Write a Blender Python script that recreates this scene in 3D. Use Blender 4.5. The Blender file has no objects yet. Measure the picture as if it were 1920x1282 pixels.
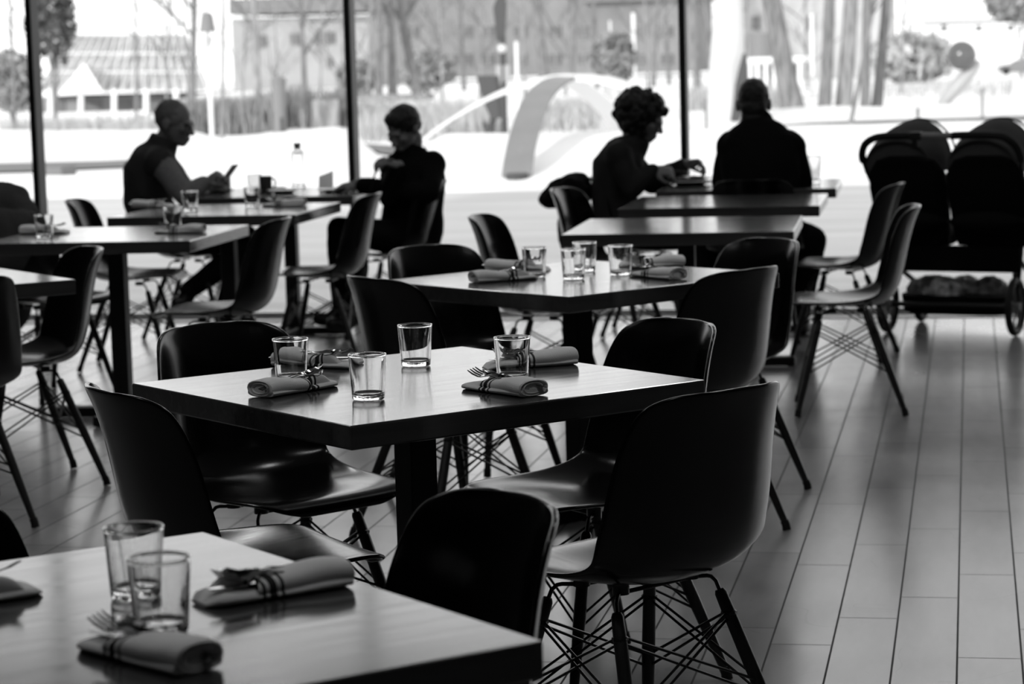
import bpy, bmesh, math, random
from mathutils import Vector, Matrix, noise
SC = bpy.context.scene
COL = SC.collection
PI = math.pi

# ------------------------------------------------------------------ camera
FPX, PITCH, ROLL, YAW, CAMH = 4595.8, 0.116696, -0.0270228, 0.186636, 1.43
def cam_axes():
    f = Vector((-math.sin(YAW)*math.cos(PITCH), math.cos(YAW)*math.cos(PITCH), -math.sin(PITCH)))
    r = Vector((math.cos(YAW), math.sin(YAW), 0)); u = r.cross(f)
    c, s = math.cos(ROLL), math.sin(ROLL)
    return c*r+s*u, -s*r+c*u, f
CR, CU, CF = cam_axes()
cam = bpy.data.cameras.new('camera'); camo = bpy.data.objects.new('camera', cam); COL.objects.link(camo)
camo.matrix_world = Matrix(((CR.x, CU.x, -CF.x, 0), (CR.y, CU.y, -CF.y, 0), (CR.z, CU.z, -CF.z, CAMH), (0, 0, 0, 1)))
cam.sensor_width = 36; cam.lens = 36*FPX/1920; cam.clip_end = 1000
cam.dof.use_dof = True; cam.dof.focus_distance = 4.9; cam.dof.aperture_fstop = 6.3
SC.camera = camo
def ray(px, py):
    return CR*((px-960)/FPX) - CU*((py-641)/FPX) + CF
def at(px, py, Y):                 # the point seen at a pixel, on the plane Y metres towards the window
    d = ray(px, py); return Vector((0, 0, CAMH)) + d*(Y/d.y)
def on(px, py, z=0.0):             # the point seen at a pixel, at height z
    d = ray(px, py); return Vector((0, 0, CAMH)) + d*((z-CAMH)/d.z)

# ------------------------------------------------------------------ sky, sun, exposure
vs = SC.view_settings
vs.view_transform = 'Standard'; vs.look = 'None'; vs.exposure = 0.0; vs.gamma = 1.0; vs.use_curve_mapping = False
SC.cycles.use_denoising = True
SC.cycles.max_bounces = 10; SC.cycles.transparent_max_bounces = 16; SC.cycles.transmission_bounces = 10
SC.cycles.sample_clamp_indirect = 6.0
w = bpy.data.worlds.new('sky'); SC.world = w; w.use_nodes = True
nt = w.node_tree; bg = nt.nodes['Background']
tc = nt.nodes.new('ShaderNodeTexCoord'); sep = nt.nodes.new('ShaderNodeSeparateXYZ'); rmp = nt.nodes.new('ShaderNodeValToRGB')
nt.links.new(tc.outputs['Generated'], sep.inputs[0]); nt.links.new(sep.outputs['Z'], rmp.inputs[0])
rmp.color_ramp.elements[0].position = 0.0; rmp.color_ramp.elements[0].color = (1, 1, 1, 1)
rmp.color_ramp.elements[1].position = 0.6; rmp.color_ramp.elements[1].color = (.62, .62, .62, 1)
nt.links.new(rmp.outputs[0], bg.inputs[0]); bg.inputs[1].default_value = 2.05
sun = bpy.data.lights.new('sun', 'SUN'); sun.energy = 3.3; sun.angle = math.radians(1.5)
suno = bpy.data.objects.new('sun', sun); COL.objects.link(suno)
suno.rotation_euler = Vector((0.35, 1.0, -0.325)).to_track_quat('-Z', 'Y').to_euler()

# ------------------------------------------------------------------ helpers
def smooth_path(P3, k):          # Catmull-Rom through the points
    P3 = [Vector(p) for p in P3]; out = []; n_ = len(P3)
    for i in range(n_-1):
        p_1 = P3[max(i-1, 0)]; p0 = P3[i]; p1 = P3[i+1]; p2 = P3[min(i+2, n_-1)]
        for t in range(k):
            q = t/k; out.append((p0*2+(p1-p_1)*q+(p_1*2-p0*5+p1*4-p2)*q*q+(p0*3-p_1-p1*3+p2)*q**3)*.5)
    return out+[P3[-1]]
class MB:
    def __init__(s): s.v = []; s.f = []
    def add(s, vs_, fs):
        o = len(s.v); s.v += [tuple(p) for p in vs_]; s.f += [tuple(i+o for i in q) for q in fs]; return s
    def box(s, c, d, rot=None):
        pts = []
        for z in (-1, 1):
            for y in (-1, 1):
                for x in (-1, 1):
                    p = Vector((x*d[0]/2, y*d[1]/2, z*d[2]/2))
                    if rot is not None: p = rot @ p
                    pts.append(Vector(c)+p)
        return s.add(pts, [(0,2,3,1),(4,5,7,6),(0,1,5,4),(2,6,7,3),(0,4,6,2),(1,3,7,5)])
    def loft(s, rings, caps=True, closed=False):
        n = len(rings[0]); pts = [p for r in rings for p in r]; fs = []
        m = len(rings)
        for i in range(m if closed else m-1):
            for j in range(n):
                a = i*n+j; b = i*n+(j+1) % n; c = ((i+1) % m)*n+(j+1) % n; d = ((i+1) % m)*n+j
                fs.append((a, b, c, d))
        if caps and not closed:
            fs.append(tuple(reversed(range(n)))); fs.append(tuple(range((m-1)*n, m*n)))
        return s.add(pts, fs)
    def tube(s, pts, rad, n=8, lat=None, rad2=None, closed=False):
        # rad along the lateral axis, rad2 across it (both may be lists)
        pts = [Vector(p) for p in pts]; m = len(pts)
        R = rad if isinstance(rad, (list, tuple)) else [rad]*m
        R2 = R if rad2 is None else (rad2 if isinstance(rad2, (list, tuple)) else [rad2]*m)
        rings = []; prev = None
        for i in range(m):
            if closed: t = pts[(i+1) % m]-pts[i-1]
            else: t = pts[min(i+1, m-1)]-pts[max(i-1, 0)]
            t.normalize()
            if lat is not None: a = Vector(lat)
            elif prev is not None: a = prev
            else: a = Vector((0, 0, 1)) if abs(t.z) < .9 else Vector((1, 0, 0))
            a = a - t*a.dot(t); a.normalize(); prev = a; b = t.cross(a)
            rings.append([pts[i]+a*(R[i]*math.cos(2*PI*k/n))+b*(R2[i]*math.sin(2*PI*k/n)) for k in range(n)])
        return s.loft(rings, True, closed)
    def ell(s, c, r, M=None, nu=14, nv=9):
        rings = []
        for i in range(nv+1):
            ph = -PI/2 + PI*i/nv
            if i == 0: ph += .02
            if i == nv: ph -= .02
            ring = []
            for j in range(nu):
                th = 2*PI*j/nu
                p = Vector((r[0]*math.cos(ph)*math.cos(th), r[1]*math.cos(ph)*math.sin(th), r[2]*math.sin(ph)))
                if M is not None: p = M @ p
                ring.append(Vector(c)+p)
            rings.append(ring)
        return s.loft(rings)
    def caps(s, pts, rad, n=12):   # tube with a ball at every joint
        rr = rad if isinstance(rad, (list, tuple)) else [rad]*len(pts)
        s.tube(pts, list(rr), n)
        for p, r in zip(pts, rr): s.ell(p, (r, r, r), None, 10, 7)
        return s
    def lathe(s, prof, n=32, c=(0, 0, 0), close=False):
        rings = [[Vector((c[0]+r*math.cos(2*PI*k/n), c[1]+r*math.sin(2*PI*k/n), c[2]+z)) for k in range(n)] for r, z in prof]
        return s.loft(rings, not close, close)
    def mesh(s, name, m, smooth=True):
        me = bpy.data.meshes.new(name); me.from_pydata(s.v, [], s.f); me.update()
        bm = bmesh.new(); bm.from_mesh(me); bmesh.ops.recalc_face_normals(bm, faces=bm.faces); bm.to_mesh(me); bm.free()
        if smooth:
            me.polygons.foreach_set('use_smooth', [True]*len(me.polygons))
            try: me.set_sharp_from_angle(angle=math.radians(42))
            except Exception: pass
        if m is not None: me.materials.append(m)
        return me
    def build(s, name, m, parent=None, smooth=True, bevel=0, loc=None):
        o = bpy.data.objects.new(name, s.mesh(name, m, smooth)); COL.objects.link(o)
        if parent is not None: o.parent = parent
        if loc is not None: o.location = loc
        if bevel:
            b = o.modifiers.new('b', 'BEVEL'); b.width = bevel; b.segments = 2; b.limit_method = 'ANGLE'
        return o
def remeshed(mb, name, m, parent, voxel, smooth=4, disp=0, dscale=.05):
    me = mb.mesh(name+'_src', None)
    t = bpy.data.objects.new('tmp', me); COL.objects.link(t)
    r = t.modifiers.new('r', 'REMESH'); r.mode = 'VOXEL'; r.voxel_size = voxel
    if smooth:
        q = t.modifiers.new('s', 'SMOOTH'); q.iterations = smooth; q.factor = .5
    dg = bpy.context.evaluated_depsgraph_get(); dg.update()
    me2 = bpy.data.meshes.new_from_object(t.evaluated_get(dg)); me2.name = name
    bpy.data.objects.remove(t)
    if disp:
        for v in me2.vertices:
            v.co += v.normal*disp*noise.noise(v.co/dscale)
    me2.materials.clear(); me2.materials.append(m)
    me2.polygons.foreach_set('use_smooth', [True]*len(me2.polygons))
    o = bpy.data.objects.new(name, me2); COL.objects.link(o)
    if parent is not None: o.parent = parent
    return o
def tag(o, label=None, cat=None, group=None, kind=None):
    if label: o['label'] = label
    if cat: o['category'] = cat
    if group: o['group'] = group
    if kind: o['kind'] = kind
    return o
def empty(name, loc=(0, 0, 0), rz=0):
    o = bpy.data.objects.new(name, None); COL.objects.link(o); o.location = loc; o.rotation_euler = (0, 0, rz)
    o.empty_display_size = .1; return o
def copy_tree(o, parent=None):
    c = o.copy(); COL.objects.link(c)
    if parent is not None: c.parent = parent
    for ch in list(o.children): copy_tree(ch, c)
    return c

# ------------------------------------------------------------------ materials (all neutral greys: a black and white photograph)
def mat(name, v, rough=.5, spec=.5, metal=0, var=0, scale=(8, 8, 8), bump=0, detail=4, rvar=0):
    m = bpy.data.materials.new(name); m.use_nodes = True; n = m.node_tree; b = n.nodes['Principled BSDF']
    b.inputs['Base Color'].default_value = (v, v, v, 1); b.inputs['Roughness'].default_value = rough
    b.inputs['Specular IOR Level'].default_value = spec; b.inputs['Metallic'].default_value = metal
    if var or bump or rvar:
        t = n.nodes.new('ShaderNodeTexCoord'); mp = n.nodes.new('ShaderNodeMapping'); mp.inputs['Scale'].default_value = scale
        no = n.nodes.new('ShaderNodeTexNoise'); no.inputs['Scale'].default_value = 1; no.inputs['Detail'].default_value = detail
        n.links.new(t.outputs['Object'], mp.inputs[0]); n.links.new(mp.outputs[0], no.inputs['Vector'])
        if var:
            mr = n.nodes.new('ShaderNodeMapRange'); mr.inputs['From Min'].default_value = .3; mr.inputs['From Max'].default_value = .7
            mr.inputs['To Min'].default_value = max(0, v*(1-var)); mr.inputs['To Max'].default_value = v*(1+var)
            n.links.new(no.outputs['Fac'], mr.inputs[0]); n.links.new(mr.outputs[0], b.inputs['Base Color'])
        if rvar:
            m2 = n.nodes.new('ShaderNodeMapRange'); m2.inputs['From Min'].default_value = .3; m2.inputs['From Max'].default_value = .7
            m2.inputs['To Min'].default_value = max(0.02, rough-rvar); m2.inputs['To Max'].default_value = rough+rvar
            n.links.new(no.outputs['Fac'], m2.inputs[0]); n.links.new(m2.outputs[0], b.inputs['Roughness'])
        if bump:
            bp = n.nodes.new('ShaderNodeBump'); bp.inputs['Strength'].default_value = bump; bp.inputs['Distance'].default_value = .01
            n.links.new(no.outputs['Fac'], bp.inputs['Height']); n.links.new(bp.outputs[0], b.inputs['Normal'])
    return m
M = {}
M['shell'] = mat('ebonised_plywood', .002, .19, .33, var=.3, scale=(260, 8, 8), bump=.006, rvar=.03)
M['leg'] = mat('dark_stained_maple', .016, .4, .4, var=.3, scale=(60, 60, 6))
M['rubber'] = mat('black_rubber', .01, .6, .3)
M['wire'] = mat('black_steel_wire', .02, .35, .5, .6)
M['table'] = mat('stained_wood_top', .045, .14, .75, var=.16, scale=(3, 40, 40), bump=.008, detail=6, rvar=.03)
M['post'] = mat('black_powder_coat', .008, .5, .3)
M['napkin'] = mat('grey_linen', .12, .9, .1, var=.12, scale=(300, 300, 300), bump=.2)
M['steel'] = mat('polished_steel', .45, .16, .5, 1)
M['wall'] = mat('dark_painted_wall', .04, .8, .2, var=.1, scale=(2, 2, 2))
M['ceil'] = mat('matt_white_ceiling', .55, .9, .1)
M['mullion'] = mat('black_aluminium', .008, .5, .3)
M['sill'] = mat('metal_threshold', .4, .4, .5, .3)
M['skin'] = mat('skin', .16, .6, .3)
M['hair'] = mat('dark_hair', .012, .6, .3, bump=.6, scale=(90, 90, 90))
M['greyhair'] = mat('cropped_grey_hair', .12, .7, .2, bump=.4, scale=(120, 120, 120))
M['knit'] = mat('dark_tweed_sleeve', .17, .95, .05, var=.5, scale=(240, 240, 240))
M['vest'] = mat('quilted_dark_vest', .03, .8, .15)
M['cloth'] = mat('black_cloth', .006, .95, .05)
M['cloth2'] = mat('dark_shirt', .02, .9, .1)
M['trouser'] = mat('dark_trousers', .008, .95, .05)
M['shoe'] = mat('black_shoe', .006, .35, .4)
M['eye'] = mat('eye', .05, .2, .5)
M['canvas'] = mat('stroller_canvas', .05, .95, .05, var=.3, scale=(220, 220, 220))
M['blackplastic'] = mat('black_plastic', .008, .5, .35)
M['foam'] = mat('foam_grip', .012, .7, .2)
M['gripgrey'] = mat('grey_leather_grip', .18, .6, .3)
M['fur'] = mat('crumpled_light_bag', .6, .9, .1, var=.8, scale=(25, 25, 25))
M['phone'] = mat('phone', .05, .3, .5)
M['china'] = mat('white_china', .6, .2, .5)
M['darkmug'] = mat('grey_stoneware', .05, .5, .4)
M['card'] = mat('pale_card', .7, .8, .1)
_n = M['card'].node_tree; _t = _n.nodes.new('ShaderNodeBsdfTranslucent'); _t.inputs[0].default_value = (.8, .8, .8, 1); _x = _n.nodes.new('ShaderNodeMixShader'); _x.inputs[0].default_value = .6
_n.links.new(_n.nodes['Principled BSDF'].outputs[0], _x.inputs[1]); _n.links.new(_t.outputs[0], _x.inputs[2]); _n.links.new(_x.outputs[0], _n.nodes['Material Output'].inputs[0])
M['cable'] = mat('black_cord', .01, .6, .3)
# outdoors
M['snow'] = mat('snow', .86, .9, .1, var=.05, scale=(.8, .8, .8))
M['pave'] = mat('wet_concrete', .55, .8, .2, var=.12, scale=(.35, 2.2, 1), detail=6)
M['road'] = mat('asphalt', .20, .9, .1, var=.1, scale=(1, 1, 1))
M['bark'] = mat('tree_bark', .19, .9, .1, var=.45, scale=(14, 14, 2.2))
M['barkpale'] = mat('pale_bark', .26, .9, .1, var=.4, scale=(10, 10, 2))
M['twig'] = mat('bare_twigs', .15, .9, .1)
M['conifer'] = mat('conifer_needles', .11, .9, .1, var=.4, scale=(3, 3, 3))
M['bushpale'] = mat('frosted_bush', .46, .9, .1, var=.4, scale=(5, 5, 5))
M['bush'] = mat('pale_bush', .30, .9, .1, var=.4, scale=(5, 5, 5))
M['reed'] = mat('dry_reeds', .26, .9, .1, var=.4, scale=(3, 3, 1))
M['straw'] = mat('dry_straw_grass', .42, .9, .1, var=.3, scale=(3, 3, 1))
M['facade'] = mat('pale_facade', .36, .8, .2, var=.12, scale=(.4, .4, .4))
M['facade2'] = mat('grey_facade', .22, .8, .2, var=.15, scale=(.3, .3, .3))
M['facade3'] = mat('light_grey_facade', .44, .8, .2, var=.25, scale=(.25, .25, .12))
M['roof'] = mat('grey_roof', .20, .8, .2)
M['pane'] = mat('window_pane', .11, .3, .4)
M['greenhouse'] = mat('frosted_glass_roof', .30, .3, .5, var=.45, scale=(.7, .7, .7))
M['whitepaint'] = mat('white_painted_metal', .8, .45, .4)
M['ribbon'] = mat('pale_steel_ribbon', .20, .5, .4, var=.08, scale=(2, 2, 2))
M['spire'] = mat('pale_stone', .62, .8, .2, var=.1, scale=(1.2, 1.2, .5))
M['darksteel'] = mat('dark_weathered_steel', .07, .7, .3)
M['ball'] = mat('dark_glossy_paint', .10, .15, .5)
M['pale'] = mat('pale_paint', .40, .4, .4)
M['midgrey'] = mat('grey_metal', .2, .6, .3)

def glass_mat(name, rough=0):
    m = bpy.data.materials.new(name); m.use_nodes = True; n = m.node_tree
    for x in list(n.nodes):
        if x.type != 'OUTPUT_MATERIAL': n.nodes.remove(x)
    g = n.nodes.new('ShaderNodeBsdfGlass'); g.inputs['IOR'].default_value = 1.48; g.inputs['Roughness'].default_value = rough
    g.inputs['Color'].default_value = (1, 1, 1, 1)
    n.links.new(g.outputs[0], n.nodes['Material Output'].inputs[0]); return m
M['glass'] = glass_mat('clear_tumbler_glass')
def pane_mat():
    m = bpy.data.materials.new('window_glazing'); m.use_nodes = True; n = m.node_tree
    for x in list(n.nodes):
        if x.type != 'OUTPUT_MATERIAL': n.nodes.remove(x)
    t = n.nodes.new('ShaderNodeBsdfTransparent'); t.inputs[0].default_value = (.97, .97, .97, 1)
    g = n.nodes.new('ShaderNodeBsdfGlossy'); g.inputs['Roughness'].default_value = .02
    fr = n.nodes.new('ShaderNodeFresnel'); fr.inputs[0].default_value = 1.3
    mx = n.nodes.new('ShaderNodeMixShader')
    n.links.new(fr.outputs[0], mx.inputs[0]); n.links.new(t.outputs[0], mx.inputs[1]); n.links.new(g.outputs[0], mx.inputs[2])
    n.links.new(mx.outputs[0], n.nodes['Material Output'].inputs[0]); return m
M['windowglass'] = pane_mat()
M['fill_lamp_glow'] = bpy.data.materials.new('fill_lamp_diffuser'); M['fill_lamp_glow'].use_nodes = True  # glowing face of the added ceiling lamps
_b = M['fill_lamp_glow'].node_tree.nodes['Principled BSDF']; _b.inputs['Emission Color'].default_value = (1, 1, 1, 1); _b.inputs['Emission Strength'].default_value = 3

def floor_mat():
    m = bpy.data.materials.new('plank_floor'); m.use_nodes = True; n = m.node_tree; N = n.nodes.new; L = n.links.new
    b = n.nodes['Principled BSDF']
    def math_(op, a, bb=None, c=None):
        x = N('ShaderNodeMath'); x.operation = op
        for i, q in enumerate((a, bb, c)):
            if q is None: continue
            if isinstance(q, (int, float)): x.inputs[i].default_value = q
            else: L(q, x.inputs[i])
        return x.outputs[0]
    g = N('ShaderNodeNewGeometry'); s = N('ShaderNodeSeparateXYZ'); L(g.outputs['Position'], s.inputs[0])
    W_, LEN = .14817, .92
    u = math_('DIVIDE', math_('ADD', s.outputs[0], .48138+10*W_), W_)
    row = math_('FLOOR', u); fu = math_('FRACT', u)
    wn = N('ShaderNodeTexWhiteNoise'); wn.noise_dimensions = '1D'; L(row, wn.inputs['W'])
    v = math_('DIVIDE', math_('ADD', s.outputs[1], math_('MULTIPLY', wn.outputs['Value'], LEN)), LEN)
    pid = math_('FLOOR', v); fv = math_('FRACT', v)
    wn2 = N('ShaderNodeTexWhiteNoise'); wn2.noise_dimensions = '2D'
    cb = N('ShaderNodeCombineXYZ'); L(row, cb.inputs[0]); L(pid, cb.inputs[1]); L(cb.outputs[0], wn2.inputs['Vector'])
    du = math_('MULTIPLY', math_('MINIMUM', fu, math_('SUBTRACT', 1, fu)), W_)
    dv = math_('MULTIPLY', math_('MINIMUM', fv, math_('SUBTRACT', 1, fv)), LEN)
    seam = math_('MAXIMUM', math_('LESS_THAN', du, .0025), math_('LESS_THAN', dv, .0024))
    no = N('ShaderNodeTexNoise'); no.inputs['Scale'].default_value = 1; no.inputs['Detail'].default_value = 6
    mp = N('ShaderNodeMapping'); mp.inputs['Scale'].default_value = (14, 3, 1); L(g.outputs['Position'], mp.inputs[0]); L(mp.outputs[0], no.inputs['Vector'])
    no2 = N('ShaderNodeTexNoise'); no2.inputs['Scale'].default_value = 2.2; no2.inputs['Detail'].default_value = 5; L(g.outputs['Position'], no2.inputs['Vector'])
    col = math_('ADD', math_('MULTIPLY', wn2.outputs['Value'], .06), math_('ADD', math_('MULTIPLY', no.outputs['Fac'], .10), .20))
    # fine scratches: thin bands of a distorted noise
    sc = N('ShaderNodeTexNoise'); sc.inputs['Scale'].default_value = 1.6; sc.inputs['Detail'].default_value = 2; sc.inputs['Distortion'].default_value = .6
    L(g.outputs['Position'], sc.inputs['Vector'])
    scr = math_('LESS_THAN', math_('ABSOLUTE', math_('SUBTRACT', math_('FRACT', math_('MULTIPLY', sc.outputs['Fac'], 7)), .5)), .012)
    msk = math_('GREATER_THAN', no2.outputs['Fac'], .52)
    col = math_('MULTIPLY', col, math_('SUBTRACT', 1, math_('MULTIPLY', math_('MULTIPLY', scr, msk), .08)))
    col = math_('MULTIPLY', col, math_('SUBTRACT', 1, math_('MULTIPLY', seam, .82)))
    L(col, b.inputs['Base Color'])
    ro = math_('ADD', math_('MULTIPLY', no2.outputs['Fac'], .16), .13); ro = math_('ADD', ro, math_('MULTIPLY', seam, .4))
    L(ro, b.inputs['Roughness']); L(math_('MULTIPLY', math_('SUBTRACT', 1, math_('MULTIPLY', seam, .9)), .6), b.inputs['Specular IOR Level'])
    bp = N('ShaderNodeBump'); bp.inputs['Strength'].default_value = .12; bp.inputs['Distance'].default_value = .004
    h = math_('SUBTRACT', math_('MULTIPLY', no.outputs['Fac'], .35), math_('MULTIPLY', seam, 1)); L(h, bp.inputs['Height']); L(bp.outputs[0], b.inputs['Normal'])
    return m
M['floor'] = floor_mat()

# ------------------------------------------------------------------ the room
YW = 13.25                                     # window line
XL, XR, YB, HC = -9.0, 7.0, -4.0, 3.7
def struct(name, mb, m, parent=None, bevel=0, smooth=False):
    o = mb.build(name, m, parent, smooth, bevel); o['kind'] = 'structure'; return o
struct('floor', MB().box(((XL+XR)/2, (YB+YW-.28)/2, -.05), (XR-XL, YW-.28-YB, .1)), M['floor'])
struct('ceiling', MB().box(((XL+XR)/2, (YB+YW)/2+.2, HC+.15), (XR-XL+.6, YW-YB+1.0, .3)), M['ceil'])
struct('wall_left', MB().box((XL-.1, (YB+YW)/2, HC/2), (.2, YW-YB, HC)), M['wall'])
struct('wall_back', MB().box(((XL+XR)/2, YB-.1, HC/2), (XR-XL, .2, HC)), M['wall'])
struct('wall_right', MB().box((XR+.1, (YB+YW)/2, HC/2), (.2, YW-YB, HC)), M['wall'])
w1 = struct('window_1', MB().box(((XL+XR)/2, YW, HC/2+.02), (XR-XL, .012, HC-.04)), M['windowglass'])
for k in range(-2, 7):
    x = -5.207+1.845*k
    if XL < x < XR: MB().box((x, YW-.02, HC/2), (.036, .12, HC)).build('mullion', M['mullion'], w1, False, .003)
MB().box(((XL+XR)/2, YW, .012), (XR-XL, .04, .024)).build('bottom_rail', M['sill'], w1, False, .003)
struct('trim_1', MB().box(((XL+XR)/2, YW-.14, -.045), (XR-XL, .28, .1)), M['sill'], bevel=.004)
struct('trim_2', MB().box(((XL+XR)/2, YW-.14, .008), (XR-XL, .02, .008)), M['midgrey'], bevel=.002)

# unseen round ceiling lamps, added as fill light for the napkins and tables
def lamp(x, y, lab):
    o = empty('added_ceiling_light', (x, y, HC)); tag(o, lab, 'added ceiling light', 'added round ceiling lamps')
    MB().lathe([(.16, 0), (.30, 0), (.30, -.05), (.27, -.05), (.27, -.02), (.16, -.02)], 32, close=True).build('rim', M['mullion'], o)
    d = MB().lathe([(.002, -.02), (.262, -.02), (.262, -.032), (.002, -.032)], 32).build('diffuser', M['fill_lamp_glow'], o)
    l = bpy.data.lights.new('fill_bulb', 'AREA'); l.shape = 'DISK'; l.size = .5; l.energy = FILL_LAMP_W
    lo = bpy.data.objects.new('fill_bulb', l); COL.objects.link(lo); lo.parent = o; lo.location = (0, 0, -.045)
FILL_LAMP_W = 8.0
for x in (-3.4, -.2):
    for y in (3.2, 5.8, 8.4, 11.0): lamp(x, y, 'added round black rimmed fill lamp, unseen above the dining tables')

# ------------------------------------------------------------------ tables
TS = .873
def make_table():
    r = empty('dining_table')
    h = TS/2
    t = MB().box((0, 0, .7265), (TS, TS, .047)).build('tabletop', M['table'], r, False, .004)
    MB().box((0, 0, .36), (.066, .066, .66)).build('post', M['post'], r, False, .003)
    p = MB().box((0, 0, .694), (.3, .05, .018)).box((0, 0, .694), (.05, .3, .018))
    p.build('top_plate', M['post'], r, False)
    MB().box((0, 0, .024), (.60, .07, .040)).box((0, 0, .024), (.07, .60, .040)).build('base', M['post'], r, False, .004)
    return r
tables = [
 ('T1', -1.11, 2.765, 44.5, 'nearest dining table at the bottom left, grey worn top with two tumblers'),
 ('A', -1.160, 5.005, 46.9, 'dining table in sharp focus with four tumblers and four napkin rolls'),
 ('B', -1.186, 7.371, 52.0, 'dining table behind the sharp one, with four tumblers bunched in its middle'),
 ('C', -1.096, 9.543, 1.7, 'bare dining table with nothing on it, pale window glare on its top'),
 ('D', -1.082, 11.017, .9, 'bare dining table directly behind the seated man in the black jacket'),
 ('E', -1.080, 12.306, 1.0, 'dining table by the window where the curly haired woman eats'),
 ('T7', -3.446, 7.47, 44.0, 'empty dining table cut off by the left edge of the photo, turned diagonally'),
 ('T8', -3.41, 9.47, 1.5, 'dining table at the left with one tumbler at each end'),
 ('T9', -3.395, 10.945, 1.0, 'dining table just in front of the man in the vest, two tumblers on it'),
 ('T10', -3.49, 12.35, 1.0, 'dining table by the window holding the carafe'),
]
TB = {}
proto_table = make_table()
for i, (k, x, y, a, lab) in enumerate(tables):
    o = proto_table if i == 0 else copy_tree(proto_table)
    o.location = (x, y, 0); o.rotation_euler = (0, 0, math.radians(a)); tag(o, lab, 'table', 'square dining tables'); TB[k] = o

# ------------------------------------------------------------------ chairs
PROF = [(.236,.410,.11,0),(.240,.424,.165,.002),(.226,.435,.195,.004),(.19,.438,.215,.008),(.13,.432,.226,.014),(.06,.424,.232,.022),
 (-.01,.417,.235,.032),(-.08,.415,.236,.044),(-.14,.424,.236,.056),(-.18,.447,.235,.070),(-.205,.485,.233,.078),(-.222,.535,.230,.079),
 (-.235,.60,.224,.078),(-.248,.66,.215,.078),(-.262,.715,.203,.073),(-.275,.755,.188,.064),(-.287,.783,.164,.050),(-.294,.798,.130,.034),(-.298,.806,.085,.018)]
def make_chair():
    r = empty('dining_chair')
    nv = 15; pts = []; fs = []
    for i, (y, z, wd, cu) in enumerate(PROF):
        a = PROF[max(i-1, 0)]; c = PROF[min(i+1, len(PROF)-1)]
        ty, tz = c[0]-a[0], c[1]-a[1]; l = math.hypot(ty, tz); ny, nz = tz/l, -ty/l
        for j in range(nv):
            q = -1+2*j/(nv-1); k = cu*abs(q)**2.4
            sag = .010*(q*q) if i > len(PROF)-4 else 0
            pts.append((q*wd, y+ny*k, z+nz*k-sag))
    for i in range(len(PROF)-1):
        for j in range(nv-1): fs.append((i*nv+j, i*nv+j+1, (i+1)*nv+j+1, (i+1)*nv+j))
    s = MB().add(pts, fs).build('shell', M['shell'], r)
    so = s.modifiers.new('t', 'SOLIDIFY'); so.thickness = .010; so.offset = 0
    sb = s.modifiers.new('s', 'SUBSURF'); sb.levels = 1; sb.render_levels = 2
    tops = {}; feet = {}
    for sx in (-1, 1):
        for sy in (1, -1):
            tp = Vector((sx*.140, .10 if sy > 0 else -.095, .372)); ft = Vector((sx*.212, .19 if sy > 0 else -.225, .012))
            tops[sx, sy] = tp; feet[sx, sy] = ft
            L_ = [tp.lerp(ft, t) for t in (0, .02, .12, .5, .9, .955)]
            lg = MB().tube(L_, [.009, .0125, .0135, .0145, .0115, .0105], 12).build('leg', M['leg'], r)
            d = (ft-tp).normalized(); e = ft
            MB().tube([tp.lerp(ft, .945), tp.lerp(ft, .95), tp.lerp(ft, .985), Vector((ft.x, ft.y, .003))], [.0105, .0128, .0128, .0135], 12).build('foot_glide', M['rubber'], lg)
    fr = MB()
    mnt = {}
    for (sx, sy), tp in tops.items():
        ft = feet[sx, sy]; d = (ft-tp).normalized()
        mp = Vector((sx*.095, .05 if sy > 0 else -.06, .399))
        k = Vector((sx*.128, (.085 if sy > 0 else -.085), .400))
        fr.tube([mp, mp.lerp(k, .8), k + Vector((0, 0, -.002)), k.lerp(tp, .5)+Vector((sx*.002, 0, .003)), tp+d*.02], .0042, 8)
        fr.lathe([(.001, .396), (.017, .396), (.017, .412), (.001, .412)], 12, (mp.x, mp.y, 0))
        n = tp + d*.05; fr.ell(n, (.017, .017, .010), None, 8, 5)
    fr.tube([(-.095, .05, .398), (.095, .05, .398)], .0045, 8); fr.tube([(-.095, -.06, .398), (.095, -.06, .398)], .0045, 8)
    fr.build('seat_mount', M['wire'], r)
    br = MB()
    ring = [(-1, 1), (1, 1), (1, -1), (-1, -1)]
    for i in range(4):
        a, c = ring[i], ring[(i+1) % 4]
        for p, q in ((a, c), (c, a)):
            A = tops[p].lerp(feet[p], .14); B = tops[q].lerp(feet[q], .56)
            for off in (-.005, .020):
                br.tube([A+Vector((0, 0, off*.5)), B+Vector((0, 0, off))], .0030, 6)
    br.build('wire_braces', M['wire'], r)
    return r
proto_chair = make_chair(); used = [False]
CH = {}
def chair(key, x, y, head, label, group=None):      # x, y = centre of the seat; head = the way the chair faces, degrees
    o = proto_chair if not used[0] else copy_tree(proto_chair); used[0] = True
    o.location = (x, y, 0); o.rotation_euler = (0, 0, math.radians(head-90)); tag(o, label, 'chair', group or 'black shell dining chairs'); CH[key] = o
    return o
def chair_top(key, x, y, head, label, group=None):  # placed by the middle of its top rim
    h = math.radians(head); return chair(key, x+.296*math.cos(h), y+.296*math.sin(h), head, label, group)
chair_top('K1', -0.621, 3.393, 220, 'black shell chair touching the right side of the nearest table, bottom middle of the photo')
chair_top('c2', -0.42, 4.505, 142, 'largest black shell chair, seen from behind, wire braced legs showing at the bottom')
chair_top('c4', -0.637, 5.664, 221, 'black shell chair behind the right corner of the sharp table, light on its grain')
chair_top('c6', -1.825, 5.65, -38, 'black shell chair behind the far left edge of the sharp table')
chair_top('c9', -1.682, 4.509, 40, 'black shell chair on the near left side of the sharp table')
chair_top('c14', -1.609, 3.334, -46, 'black shell chair left of the nearest table, only its curved back edge showing')
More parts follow.
